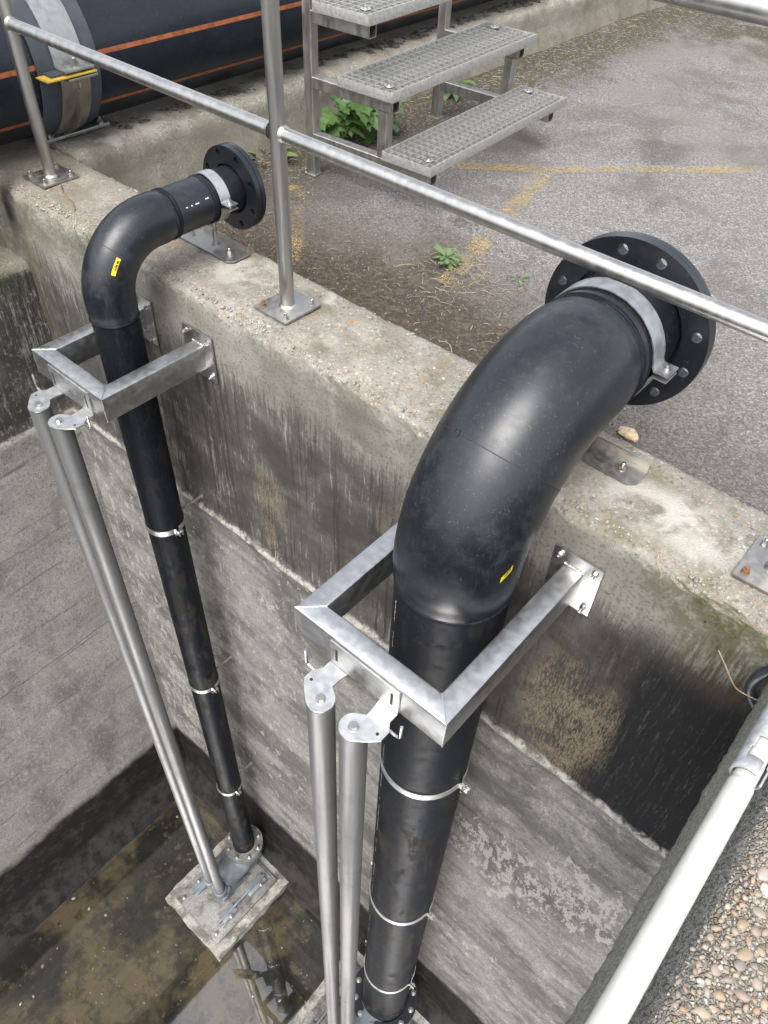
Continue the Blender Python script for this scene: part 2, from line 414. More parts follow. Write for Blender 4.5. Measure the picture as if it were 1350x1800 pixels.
def mat_pebbles():
    g = G('river_pebbles')
    oi = g.nt.nodes.new('ShaderNodeObjectInfo'); v = oi.outputs['Random']
    c = g.ramp(v, [(0.0, (.27, .245, .205)), (0.18, (.26, .185, .11)), (0.34, (.21, .19, .16)), (0.5, (.28, .215, .135)), (0.64, (.17, .12, .10)), (0.76, (.40, .37, .32)), (0.88, (.21, .125, .07)), (1.0, (.17, .16, .15))])
    n = g.noise(g.obj, 55.0, 5.0, 0.65, 0.5); n2 = g.noise(g.obj, 160.0, 3.0, .6)
    c = g.mix(g.mul(g.mr(n, .45, .68), .55), c, (0.15, 0.105, 0.07))
    c = g.mix(g.mul(g.mr(n2, .55, .7), .4), c, (0.50, 0.46, 0.39))
    return g.fin(c, 0.55, 0.0, g.bump(n2, 0.25, 0.001))

def mat_beam():
    g = G('walkway_concrete')
    P = g.pos
    up = g.sep(g.geo.outputs['True Normal'])[2]
    x, y, z = g.sep(P)[0:3]
    f = g.noise(P, 130.0, 5, .7); m_ = g.noise(P, 14.0, 5, .65); s = g.noise(P, 420.0, 2, .6)
    face = g.mix(g.mr(f, .38, .62), (0.055, 0.053, 0.049), (0.20, 0.195, 0.18))
    face = g.mix(g.mr(s, .60, .68), face, (0.48, 0.46, 0.42))
    lowm = g.mr(g.add(z, g.mul(g.sub(m_, .5), .06)), 0.03, -0.05)
    face = g.mix(g.mul(lowm, .8), face, g.mix(g.mr(f, .35, .65), (0.17, 0.166, 0.135), (0.29, 0.282, 0.245)))
    pv = g.sep(g.vor(P, 120.0, 'Color'))[0]; e = g.vor(P, 120.0, feature='DISTANCE_TO_EDGE')
    t = g.mix(g.mr(e, .04, .2), g.mix(g.mr(s, .4, .6), (0.15, 0.132, 0.105), (0.27, 0.245, 0.205)), aggregate_color(g, pv, .62))
    t = g.mix(g.mul(g.mr(m_, .45, .65), .6), t, (0.20, 0.175, 0.14))
    tm = g.mr(g.add(up, g.mul(g.sub(m_, .5), .7)), 0.55, .85)
    c = g.mix(tm, face, t)
    h = g.add(g.mul(f, .7), g.add(g.mul(s, .4), g.mul(g.mr(e, 0, .25), tm)))
    return g.fin(c, .85, 0, g.bump(h, .9, .006), .12)

def mat_leaf(name, c1, c2):
    g = G(name)
    oi = g.nt.nodes.new('ShaderNodeObjectInfo')
    n = g.noise(g.obj, 40.0, 4.0)
    c = g.mix(g.mr(n, .3, .7), c1, c2)
    c = g.mix(g.mul(oi.outputs['Random'], .4), c, (c2[0] * 1.5, c2[1] * 1.25, c2[2]))
    m_ = g.fin(c, 0.45, 0.0, g.bump(n, .2, .002))
    g.b.inputs['Subsurface Weight'].default_value = 0.0
    return m_

def mat_label():
    g = G('yellow_print_label')
    u = g.sep(g.tc.outputs['UV'])[0]; v = g.sep(g.tc.outputs['UV'])[1]
    bars = g.noise(g.scale(g.tc.outputs['UV'], (16.0, 0.01, 1)), 1.0, 1.0, .5)
    box = g.mul(g.mr(u, .30, .31, smooth=False), g.mr(u, .86, .85, smooth=False), g.mr(v, .36, .38, smooth=False), g.mr(v, .90, .88, smooth=False))
    ln = g.mul(g.mr(v, .14, .16, smooth=False), g.mr(v, .26, .24, smooth=False), g.mr(g.noise(g.scale(g.tc.outputs['UV'], (60., .01, 1)), 1., 1.), .45, .48), g.mr(u, .12, .13, smooth=False), g.mr(u, .8, .78, smooth=False))
    k = g.mx(g.mul(box, g.mr(bars, .40, .46)), g.mul(ln, .8))
    return g.fin(g.mix(k, (0.62, 0.47, 0.008), (0.04, 0.035, 0.01)), .45)

def mat_paintline():
    g = G('worn_yellow_paint')
    P = g.pos
    n = g.noise(P, 5.0, 5.0, .7); f = g.noise(P, 130.0, 4, .7)
    x, y, z = g.sep(P)[0:3]
    e = g.vor(P, 95.0, feature='DISTANCE_TO_EDGE')
    k = g.mul(g.mr(n, .34, .60), g.mr(g.add(g.mul(f, .6), g.mul(e, .7)), .34, .45), .85)
    edge = g.sep(g.tc.outputs['UV'])[1]
    k = g.mul(k, g.mr(g.math('ABSOLUTE', g.sub(g.add(edge, g.mul(g.sub(f, .5), .5)), .5)), .34, .48, 1, 0))
    c = g.mix(g.mr(f, .3, .7), (0.26, 0.175, 0.06), (0.42, 0.315, 0.13))
    g.fin(c, .8, 0, g.bump(f, .4, .003))
    g.put(g.b.inputs['Alpha'], k)
    return g.mat

M = {}
M['wall'] = mat_wall('pit_wall_concrete', 'main')
M['pw'] = mat_wall('pipe_wall_concrete', 'pw')
M['side'] = mat_wall('cross_wall_concrete', 'side')
M['asphalt'] = mat_asphalt()
M['floor'] = mat_floor()
M['water'] = mat_water()
M['stones'] = mat_stones('aggregate_stones', k=.62)
M['grit'] = mat_stones('loose_grit', k=.5)
M['pebble'] = mat_pebbles()
M['beam'] = mat_beam()
M['hdpe'] = mat_hdpe('black_polyethylene', 0.6)
M['hdpe_riser'] = mat_hdpe('black_polyethylene_riser', 0.22, silt=True, spec=0.10)
M['hdpe_big'] = mat_hdpe('black_polyethylene_main', 0.30, (0.0065, 0.0085, 0.015), spec=0.36)
M['hdpe_flange'] = mat_hdpe('black_flange_coating', 0.10, spec=0.5)
M['orange'] = mat_plain('orange_stripe', (0.235, 0.07, 0.022), 0.5, 0, .3, 25)
M['stainless'] = mat_steel('brushed_stainless', (0.49, 0.49, 0.485), 0.36, 0.46, (1, 1, 1), .10)
M['plate'] = mat_steel('bright_stainless_plate', (0.56, 0.56, 0.55), 0.40, 0.50, (1, 1, 1), .08)
M['dull'] = mat_steel('weathered_stainless', (0.42, 0.405, 0.37), 0.40, 0.55, (1, 1, .25), .25)
M['tube'] = mat_steel('steel_tube', (0.43, 0.42, 0.40), 0.34, 0.46, (1, 1, .04), .10)
M['rail'] = mat_steel('guide_rail_steel', (0.19, 0.19, 0.188), 0.46, 0.60, (1, 1, .02), .40, .55)
M['grate'] = mat_plain('zinc_grating', (0.33, 0.325, 0.305), .45, .45, .18, 60)
M['galv'] = mat_steel('galvanised_steel', (0.38, 0.38, 0.365), 0.42, 0.58, (1, 1, 1), .35)
M['bolt'] = mat_steel('bolt_steel', (0.47, 0.465, 0.445), 0.25, 0.40, (1, 1, 1), .2)
M['rust'] = mat_plain('rusty_bolt', (0.20, 0.11, 0.06), .8, .3, .4, 60)
M['cast'] = mat_plain('grey_cast_coating', (0.135, 0.15, 0.165), 0.42, 0.15, .3, 9, .3)
M['rubber'] = mat_plain('grey_rubber', (0.040, 0.046, 0.056), .6, 0, .2, 14)
M['black'] = mat_plain('black_void', (0.010, 0.010, 0.010), .7)
M['yellow'] = mat_plain('yellow_card', (0.40, 0.27, 0.03), .6, 0, .15, 30)
M['label'] = mat_label()
M['white'] = mat_plain('white_painted_steel', (0.42, 0.41, 0.375), .42, 0, .06, 40, .15)
M['sleeve'] = mat_plain('grey_plastic_sleeve', (0.25, 0.255, 0.26), .6, 0, .2, 60, .3)
M['print'] = mat_plain('white_print', (0.62, 0.62, 0.62), .6)
def mat_grimy(name, lo, hi, grime, metal=0.0, rough=.7):
    g = G(name)
    n = g.noise(g.obj, 7.0, 4, .65, .6); f = g.noise(g.obj, 60, 4, .7); n2 = g.noise(g.obj, 16.0, 4, .7, .4)
    c = g.mix(g.mr(f, .35, .65), lo, hi)
    k = g.mr(g.add(g.mul(n, .7), g.mul(n2, .3)), .44, .60)
    c = g.mix(g.mul(k, .85), c, grime)
    c = g.mix(g.mul(g.mr(f, .60, .7), .7), c, (grime[0] * .5, grime[1] * .5, grime[2] * .5))
    return g.fin(c, g.add(rough, g.mul(k, -.25)), metal, g.bump(g.add(f, n2), .5, .006))
M['grout'] = mat_grimy('pale_grout', (0.19, 0.182, 0.162), (0.31, 0.298, 0.268), (0.075, 0.068, 0.057))
M['grimy'] = mat_grimy('grimy_plate', (0.14, 0.137, 0.128), (0.215, 0.212, 0.20), (0.085, 0.08, 0.071), .2, .5)
M['leaf'] = mat_leaf('shrub_leaf', (0.028, 0.070, 0.014), (0.058, 0.125, 0.026))
M['weed'] = mat_leaf('weed_leaf', (0.055, 0.10, 0.032), (0.095, 0.15, 0.055))
M['petal'] = mat_plain('yellow_petal', (0.58, 0.44, 0.015), .6, 0, .1)
M['stem'] = mat_plain('green_stem', (0.07, 0.09, 0.03), .7)
M['straw'] = mat_plain('dry_straw', (0.25, 0.20, 0.125), .8, 0, .4, 12)
M['brown'] = mat_plain('brown_litter', (0.085, 0.058, 0.036), .9, 0, .5, 12)
M['paint'] = mat_paintline()
M['hose'] = mat_plain('blue_black_hose', (0.020, 0.026, 0.036), .5, 0, .25, 20)
M['stone'] = mat_plain('buff_stone', (0.42, 0.32, 0.20), .85, 0, .3, 40, .6)
M['rubble'] = mat_plain('dark_soil', (0.05, 0.042, 0.032), .95, 0, .5, 30, .8)

# ------------------------------------------------------------------ mesh helpers
def frame_to(d):
    d = Vector(d).normalized()
    return d.to_track_quat('Z', 'Y').to_matrix()

class MB:
    def __init__(self):
        self.v = []; self.f = []; self.uv = None
    def _add(self, vs, fs):
        o = len(self.v)
        self.v += [tuple(p) for p in vs]
        self.f += [tuple(i + o for i in q) for q in fs]
        return self
    def box(self, c, s, rot=None, bev=0.0):
        bm = bmesh.new()
        bmesh.ops.create_cube(bm, size=1.0)
        bmesh.ops.scale(bm, vec=s, verts=bm.verts)
        if bev: bmesh.ops.bevel(bm, geom=list(bm.edges), offset=bev, segments=2, profile=0.6, affect='EDGES')
        mt = Matrix.Translation(Vector(c)) @ (rot.to_4x4() if rot is not None else Matrix.Identity(4))
        bm.transform(mt)
        bm.verts.index_update()
        self._add([v.co for v in bm.verts], [[v.index for v in f.verts] for f in bm.faces])
        bm.free()
        return self
    def bx(self, x0, x1, y0, y1, z0, z1, bev=0.0):
        return self.box(((x0 + x1) / 2, (y0 + y1) / 2, (z0 + z1) / 2), (abs(x1 - x0), abs(y1 - y0), abs(z1 - z0)), None, bev)
    def hollow(self, p0, p1, w, h, t=0.004, up=(0, 0, 1)):
        # open rectangular tube from p0 to p1
        p0, p1 = Vector(p0), Vector(p1); d = (p1 - p0).normalized(); u = Vector(up); s = d.cross(u).normalized(); u = s.cross(d)
        def ring(p, a, b):
            r = min(a, b) * .12; pts = []
            for sx, sy in ((1, 1), (-1, 1), (-1, -1), (1, -1)):
                q = [(a - r, b), (a, b - r)] if sx * sy < 0 else [(a, b - r), (a - r, b)]
                if (sx, sy) == (1, 1): q = [(a, b - r), (a - r, b)]
                if (sx, sy) == (-1, 1): q = [(a - r, b), (a, b - r)]
                if (sx, sy) == (-1, -1): q = [(a, b - r), (a - r, b)]
                if (sx, sy) == (1, -1): q = [(a - r, b), (a, b - r)]
                for (A, B) in q: pts.append(p + s * (A * sx) + u * (B * sy))
            return pts
        rs = [ring(p0, w / 2, h / 2), ring(p1, w / 2, h / 2), ring(p1, w / 2 - t, h / 2 - t), ring(p0, w / 2 - t, h / 2 - t)]
        n = 8; vs = [q for r in rs for q in r]; fs = []
        for a in range(4):
            b = (a + 1) % 4
            for i in range(n):
                j = (i + 1) % n
                fs.append((a * n + i, a * n + j, b * n + j, b * n + i))
        return self._add(vs, fs)
    def cyl(self, p0, p1, r, n=24, r1=None, cap=True, ch=0.0):
        p0, p1 = Vector(p0), Vector(p1); d = p1 - p0; L = d.length; r1 = r if r1 is None else r1
        prof = [(r, 0), (r1, L)] if not ch else [(r - ch, 0), (r, ch), (r1, L - ch), (r1 - ch, L)]
        return self.rev(prof, p0, d, n, cap)
    def rev(self, prof, p0=(0, 0, 0), d=(0, 0, 1), n=32, cap=False, a0=0.0, a1=2 * PI):
        # prof: (radius, height) along axis d
        mt = frame_to(d); p0 = Vector(p0); full = abs(a1 - a0 - 2 * PI) < 1e-6
        vs, fs = [], []
        N = n if full else n + 1
        for (r, h) in prof:
            for i in range(N):
                a = a0 + (a1 - a0) * i / n
                vs.append(p0 + mt @ Vector((r * math.cos(a), r * math.sin(a), h)))
        for k in range(len(prof) - 1):
            for i in range(n):
                j = (i + 1) % N
                fs.append((k * N + i, k * N + j, (k + 1) * N + j, (k + 1) * N + i))
        if cap and full:
            fs.append(tuple(range(N - 1, -1, -1))); fs.append(tuple((len(prof) - 1) * N + i for i in range(N)))
        return self._add(vs, fs)
    def tube(self, p0, p1, r, ri, n=32):
        L = (Vector(p1) - Vector(p0)).length
        return self.rev([(ri, 0), (r, 0), (r, L), (ri, L), (ri, 0)], p0, Vector(p1) - Vector(p0), n)
    def sweep(self, path, r, n=12, cap=True, rs=None):
        path = [Vector(p) for p in path]; vs, fs = [], []
        T = []
        for i in range(len(path)):
            a = path[max(i - 1, 0)]; b = path[min(i + 1, len(path) - 1)]
            T.append((b - a).normalized())
        u = T[0].orthogonal().normalized()
        for i, p in enumerate(path):
            if i: u = (u - T[i] * u.dot(T[i])).normalized()
            w = T[i].cross(u)
            rr = rs[i] if rs else r
            for k in range(n):
                a = 2 * PI * k / n
                vs.append(p + u * (rr * math.cos(a)) + w * (rr * math.sin(a)))
        for i in range(len(path) - 1):
            for k in range(n):
                j = (k + 1) % n
                fs.append((i * n + k, i * n + j, (i + 1) * n + j, (i + 1) * n + k))
        if cap:
            fs.append(tuple(range(n - 1, -1, -1))); fs.append(tuple((len(path) - 1) * n + k for k in range(n)))
        return self._add(vs, fs)
    def prism(self, outline, z0, z1, mt=None):
        n = len(outline); vs = [Vector((x, y, z0)) for x, y in outline] + [Vector((x, y, z1)) for x, y in outline]
        if mt is not None: vs = [mt @ v for v in vs]
        fs = [tuple(range(n - 1, -1, -1)), tuple(range(n, 2 * n))] + [(i, (i + 1) % n, n + (i + 1) % n, n + i) for i in range(n)]
        return self._add(vs, fs)
    def mesh(self, name, smooth=True, angle=35):
        me = bpy.data.meshes.new(name)
        me.from_pydata(self.v, [], self.f)
        bm = bmesh.new(); bm.from_mesh(me)
        bmesh.ops.recalc_face_normals(bm, faces=bm.faces)
        bm.to_mesh(me); bm.free()
        if smooth:
            me.polygons.foreach_set('use_smooth', [True] * len(me.polygons))
            me.set_sharp_from_angle(angle=RAD(angle))
        me.update()
        return me

def offset(p):
    o = Vector((0, 0, 0))
    while p is not None:
        o += p.location; p = p.parent
    return o

def tag(o, label=None, cat=None, group=None, kind=None):
    if label: o['label'] = label
    if cat: o['category'] = cat
    if group: o['group'] = group
    if kind: o['kind'] = kind
    return o

def thing(name, label, cat, loc, group=None, rot=None):
    o = bpy.data.objects.new(name, None)
    o.empty_display_size = 0.1
    o.location = loc
    if rot: o.rotation_euler = rot
    col.objects.link(o)
    return tag(o, label, cat, group)

def obj(name, mb, mat, parent=None, local=False, smooth=True, angle=35):
    # mesh coordinates are world coordinates unless local
    me = mb if isinstance(mb, bpy.types.Mesh) else mb.mesh(name, smooth, angle)
    if parent is not None and not local:
        me.transform(Matrix.Translation(-offset(parent)))
    o = bpy.data.objects.new(name, me)
    if mat is not None and not len(me.materials): me.materials.append(M[mat] if isinstance(mat, str) else mat)
    col.objects.link(o)
    if parent is not None: o.parent = parent
    return o

def inst(name, me, parent, pos, rot=None, scale=None, local=False):
    o = bpy.data.objects.new(name, me)
    col.objects.link(o)
    if parent is not None:
        o.parent = parent
    o.location = Vector(pos) if (local or parent is None) else Vector(pos) - offset(parent)
    if rot is not None: o.rotation_euler = rot.to_euler() if isinstance(rot, Matrix) else rot
    if scale is not None: o.scale = scale if hasattr(scale, '__len__') else (scale,) * 3
    return o

def hexa(r):
    return [(r * math.cos(PI / 6 + i * PI / 3), r * math.sin(PI / 6 + i * PI / 3)) for i in range(6)]

# anchor: washer, hex nut and stud end, along +Z, 10 mm size
_mb = MB(); _mb.cyl((0, 0, 0), (0, 0, .002), .011, 16); _mb.prism(hexa(.0095), .002, .011); _mb.cyl((0, 0, .011), (0, 0, .020), .0055, 10, ch=.001)
ME_NUT = _mb.mesh('anchor_nut'); ME_NUT.materials.append(M['bolt'])
_mb = MB(); _mb.cyl((0, 0, 0), (0, 0, .002), .013, 16); _mb.prism(hexa(.010), .002, .009)
ME_HEAD = _mb.mesh('hex_head'); ME_HEAD.materials.append(M['bolt'])
ME_NUT_RUST = ME_NUT.copy(); ME_NUT_RUST.materials.clear(); ME_NUT_RUST.materials.append(M['rust'])
def nut(parent, pos, d=(0, 0, 1), s=1.0, name='anchor_bolt', me=None, local=False):
    r = frame_to(d) @ Matrix.Rotation(random.random() * 2, 3, 'Z')
    return inst(name, me or ME_NUT, parent, pos, r, s, local)

def wob(p, s, a, oct=3):
    return a * noise.fractal(Vector(p) * s, 1.0, 2.0, oct)

# ------------------------------------------------------------------ concrete bodies (profiled, worn edges)
def extrude_wall(name, prof, axis, s0, s1, step, mat, rough_fn):
    """prof: list of (a, z) points with outward normals; axis 'x' or 'y' is the run."""
    n = len(prof); norms = []
    for i in range(n):
        a = Vector(prof[max(i - 1, 0)]); b = Vector(prof[min(i + 1, n - 1)])
        t = (b - a); t = t.normalized() if t.length > 0 else Vector((1, 0))
        norms.append((t.y, -t.x))
    K = int((s1 - s0) / step) + 1
    vs = []
    for k in range(K):
        s = s0 + (s1 - s0) * k / (K - 1)
        for (a, z), (na, nz) in zip(prof, norms):
            p = (s, a, z) if axis == 'x' else (a, s, z)
            d = rough_fn(p)
            vs.append((s, a + na * d, z + nz * d) if axis == 'x' else (a + na * d, s, z + nz * d))
    fs = []
    for k in range(K - 1):
        for i in range(n - 1):
            fs.append((k * n + i, k * n + i + 1, (k + 1) * n + i + 1, (k + 1) * n + i))
    fs.append(tuple(range(n - 1, -1, -1))); fs.append(tuple((K - 1) * n + i for i in range(n)))
    mb = MB(); mb._add(vs, fs)
    return obj(name, mb, mat, angle=60)

def lin(a, b, st):
    k = max(1, int(abs(b - a) / st)); return [a + (b - a) * i / k for i in range(1, k + 1)]

FLOOR = -5.42
ZG = -0.25
WT = 0.375
# main wall: y is the profile axis; front face y=0, top z=0
prof = [(WT, -1.0)] + [(WT, z) for z in lin(-1.0, -0.02, .12)] + [(WT - .006, -.006), (WT - .02, 0.0)]
prof += [(y, 0.0) for y in lin(WT - .02, .045, .022)]
prof += [(.034, -.002), (.024, -.006), (.015, -.012), (.008, -.020), (.003, -.030), (0.0, -.042)]
prof += [(0.0, z) for z in lin(-.042, -0.4, .022)] + [(0.0, z) for z in lin(-.4, -1.13, .05)]
prof += [(-.001, -1.15), (-.016, -1.163), (-.022, -1.172), (-.012, -1.20), (-.006, -1.24)]
prof += [(-.006, z) for z in lin(-1.24, -5.12, .09)] + [(-.02, -5.18), (-.10, -5.30), (-.13, -5.36), (-.135, -5.5)]
def rough_main(p):
    x, y, z = p
    d = wob(p, 14, .0035, 3) + wob(p, 2.2, .006, 2)
    if z > -.06 and y < .06:
        e = noise.fractal(Vector((x * 9, y * 9, z * 9)), 1.0, 2.0, 4)
        d += -abs(e) * .016 + wob(p, 60, .004, 2)
    elif z > -.02: d += wob(p, 45, .0028, 2)
    if -1.2 < z < -1.12: d += wob((x, 0, z * 3), 25, .007, 3)
    return d
main_wall = extrude_wall('pit_wall', prof, 'x', -6.5, 1.6, .024, 'wall', rough_main)
tag(main_wall, 'long stained concrete pit wall with pebbly top carrying the handrail posts', 'wall')

# lower cross wall on the left of the pit
prof = [(-3.60, -5.5), (-3.60, -.36)] + [(x, -.34) for x in lin(-3.60, -3.30, .03)] + [(-3.285, -.345), (-3.27, -.355), (-3.262, -.37), (-3.26, -.39)]
prof += [(-3.26, z) for z in lin(-.39, -1.13, .05)] + [(-3.25, -1.16), (-3.243, -1.18), (-3.25, -1.22)]
prof += [(-3.25, z) for z in lin(-1.22, -5.12, .08)] + [(-3.235, -5.18), (-3.16, -5.30), (-3.12, -5.36), (-3.115, -5.5)]
def rough_side(p):
    x, y, z = p
    d = wob(p, 14, .0035, 3) + wob(p, 2.0, .008, 2)
    if z > -.42: d += -abs(noise.fractal(Vector(p) * 9, 1.0, 2.0, 4)) * .02
    return d
cross = extrude_wall('cross_wall', [(a, z) for a, z in prof], 'y', -4.2, -0.001, .035, 'side', rough_side)
tag(cross, 'lower concrete cross wall with algae, closing the pit on the left', 'wall')

# pipe wall running back from the main wall, under the large pipe
prof = [(-4.75, -.6), (-4.75, -.01)] + [(x, 0.0) for x in lin(-4.75, -3.35, .06)] + [(-3.33, -.004), (-3.315, -.014), (-3.305, -.028), (-3.30, -.05)]
prof += [(-3.30 + .09 * (-(z + .05)) / .25, z) for z in lin(-.05, -.32, .03)]
def rough_pw(p):
    x, y, z = p
    d = wob(p, 16, .006, 3) + wob(p, 2.5, .010, 2)
    if z > -.09: d += -abs(noise.fractal(Vector(p) * 7, 1.0, 2.0, 4)) * .03 * (1 if x > -3.5 else .3)
    return d
pw = extrude_wall('pipe_wall', prof, 'y', WT + .001, 9.0, .05, 'pw', rough_pw)
tag(pw, 'low worn concrete wall under the large striped pipe, behind the steps', 'wall')

# ------------------------------------------------------------------ ground, pit floor, water
def sheet(name, x0, x1, y0, y1, z, mat, st=1.0, amp=0.0, fr=1.0, kind='structure'):
    nx = max(1, int((x1 - x0) / st)); ny = max(1, int((y1 - y0) / st)); mb = MB(); vs = []; fs = []
    for j in range(ny + 1):
        for i in range(nx + 1):
            x = x0 + (x1 - x0) * i / nx; y = y0 + (y1 - y0) * j / ny
            vs.append((x, y, z + (wob((x, y, 0), fr, amp, 4) if amp else 0)))
    for j in range(ny):
        for i in range(nx):
            a = j * (nx + 1) + i
            fs.append((a, a + 1, a + nx + 2, a + nx + 1))
    mb._add(vs, fs)
    o = obj(name, mb, mat)
    tag(o, kind=kind)
    return o
def ground_z(x, y):
    return ZG + wob((x, y, 0), .9, .012, 3)
# one sheet, fine near the wall, reaching to the horizon
mb = MB(); xs = [-120, -60, -25, -12, -8] + list(np.arange(-6, 3.01, .12)) + [5, 9, 16, 40, 120]
ys = [WT - .02] + list(np.arange(.5, 7.01, .12)) + [8, 10, 14, 22, 45, 100, 220]
mb._add([(x, y, ground_z(x, y)) for y in ys for x in xs], [(j * len(xs) + i, j * len(xs) + i + 1, (j + 1) * len(xs) + i + 1, (j + 1) * len(xs) + i) for j in range(len(ys) - 1) for i in range(len(xs) - 1)])
tag(obj('ground', mb, 'asphalt'), 'grey worn asphalt yard behind the pit wall', kind='structure')
fl = sheet('pit_floor', -7.5, 3.0, -6.0, 0.02, FLOOR, 'floor', .07, .030, 1.1)
fl['label'] = 'wet silty concrete floor of the pit'
wt = sheet('water', -7.5, 3.0, -6.0, 0.0, FLOOR + .006, 'water', 3.0)
wt['label'] = 'shallow still water lying on the pit floor'

# worn yellow lines on the asphalt
def paint(name, pts, w):
    mb = MB(); uvs = []
    P = [Vector((a, b, 0)) for a, b in pts]; vs = []; seg = []
    for i in range(len(P) - 1):
        k = max(1, int((P[i + 1] - P[i]).length / .06))
        for q in range(k): seg.append(P[i].lerp(P[i + 1], q / k))
    seg.append(P[-1])
    for i, p in enumerate(seg):
        t = (seg[min(i + 1, len(seg) - 1)] - seg[max(i - 1, 0)]).normalized(); s = Vector((-t.y, t.x, 0))
        for v_ in (0, .25, .5, .75, 1):
            q = p + s * (w * (v_ - .5)); vs.append((q.x, q.y, ground_z(q.x, q.y) + .005)); uvs.append((i / len(seg), v_))
    mb._add(vs, [(i * 5 + j, i * 5 + j + 1, (i + 1) * 5 + j + 1, (i + 1) * 5 + j) for i in range(len(seg) - 1) for j in range(4)])
    me = mb.mesh(name); uvl = me.uv_layers.new(name='UVMap')
    for lp in me.loops: uvl.data[lp.index].uv = uvs[lp.vertex_index]
    o = obj(name, me, 'paint'); tag(o, kind='structure'); return o
paint('painted_line', [(-2.75, 1.78), (-2.40, 2.08), (-2.04, 2.37), (-1.18, 3.29), (-.2, 4.3)], .11)['label'] = 'long worn yellow line crossing the asphalt behind the steps'
paint('painted_line', [(-2.02, 2.33), (-1.80, 1.45), (-1.70, 1.05)], .11)['label'] = 'short worn yellow line running from the long line towards the wall'
paint('painted_line', [(-2.83, 1.27), (-2.45, .88), (-2.3, .70)], .11)['label'] = 'faded yellow line stub beside the foot of the steps'

# ------------------------------------------------------------------ big striped pipe on its saddle
XP, RP = -3.626, .315
ZP = .03 + RP
t = thing('main_pipe', 'very large black plastic pipe with orange stripes lying on the rear wall', 'pipe', (XP, .5, ZP - RP))
obj('pipe_body', MB().rev([(RP - .03, 0), (RP, 0), (RP, 14.0), (RP - .03, 14.0)], (XP, -5.0, ZP), (0, 1, 0), 96), 'hdpe_big', t)
for a in (43, 5.5, -34.8, -75, 83, 123, 163, 203, 243):
    mb = MB(); half = .0095 / RP
    vs = []; fs = []
    for k in range(5):
        for s in (0, 1):
            th = RAD(a) - half + 2 * half * k / 4
            vs.append((XP + (RP + .0012) * math.cos(th), -5 + 14.0 * s, ZP + (RP + .0012) * math.sin(th)))
    for k in range(4): fs.append((2 * k, 2 * k + 1, 2 * k + 3, 2 * k + 2))
    obj('orange_stripe', mb._add(vs, fs), 'orange', t)
# saddle clamp
t = thing('pipe_saddle', 'steel saddle clamp with rubber liner and yellow shim round the large striped pipe', 'pipe clamp', (XP, .5, 0))
obj('rubber_liner', MB().rev([(RP + .003, 0), (RP + .012, 0), (RP + .012, .285), (RP + .003, .285)], (XP, .30, ZP), (0, 1, 0), 96), 'rubber', t)
def arcband(y0, y1, r0, r1, a0, a1, n=48):
    mb = MB(); vs = []; fs = []
    for k in range(n + 1):
        th = RAD(a0 + (a1 - a0) * k / n); c, s = math.cos(th), math.sin(th)
        for (r, y) in ((r0, y0), (r1, y0), (r1, y1), (r0, y1)):
            vs.append((XP + r * c, y, ZP + r * s))
    for k in range(n):
        for q in range(4):
            fs.append((4 * k + q, 4 * k + (q + 1) % 4, 4 * k + 4 + (q + 1) % 4, 4 * k + 4 + q))
    fs += [(3, 2, 1, 0), (4 * n, 4 * n + 1, 4 * n + 2, 4 * n + 3)]
    return mb._add(vs, fs)
obj('upper_band', arcband(.375, .515, RP + .013, RP + .020, 2.2, 177.8), 'galv', t)
obj('lower_band', arcband(.385, .525, RP + .013, RP + .020, -177.8, -2.2), 'dull', t)
for s in (1, -1):
    xe = XP + s * (RP + .013)
    obj('clamp_ear', MB().bx(xe, xe + s * .075, .375, .515, ZP + .010, ZP + .020, .001), 'galv', t)
    obj('clamp_ear', MB().bx(xe, xe + s * .075, .385, .525, ZP - .022, ZP - .012, .001), 'dull', t)
    nut(t, (xe + s * .045, .445, ZP + .020), (0, 0, 1), 1.7, 'bolt')
    obj('bolt_shank', MB().cyl((xe + s * .045, .445, ZP - .06), (xe + s * .045, .445, ZP + .012), .007, 12), 'bolt', t)
xe = XP + RP + .010
obj('yellow_shim', MB().bx(xe, xe + .085, .285, .520, ZP - .005, ZP + .001, .001), 'yellow', t)
obj('black_shim', MB().bx(xe, xe + .060, .32, .520, ZP + .003, ZP + .010, .001), 'rubber', t)
obj('base_plate', MB().bx(XP - .14, XP + .14, .355, .69, .012, .027, .002), 'galv', t)
mb = MB()
mt = Matrix(((1, 0, 0), (0, 0, 1), (0, 1, 0)))
for s in (1, -1):
    oc = [(XP + s * .10, .027)] + [(XP + s * (RP + .021) * math.cos(RAD(a)), ZP + (RP + .021) * math.sin(RAD(a))) for a in (-74, -60, -48, -38, -30)] + [(XP + s * (RP + .028), ZP - .10), (XP + s * .135, .027)]
    g_ = MB()
    AA = (-72, -62, -52, -42, -32, -22, -12)
    oc2 = [(XP + s * .085, .0275)] + [(XP + s * (RP + .0205) * math.cos(RAD(a)), ZP + (RP + .0205) * math.sin(RAD(a))) for a in AA] + [(XP + s * (RP + .048) * math.cos(RAD(a)), ZP + (RP + .048) * math.sin(RAD(a))) for a in (-14, -24, -34, -44)] + [(XP + s * .139, .0275)]
    g_.prism(oc2, .450, .460, mt)
    obj('gusset', g_, 'dull', t)
for sx in (1, -1):
    for yy in (.39, .655):
        nut(t, (XP + sx * .115, yy, .027), (0, 0, 1), 1.6, 'anchor_bolt')

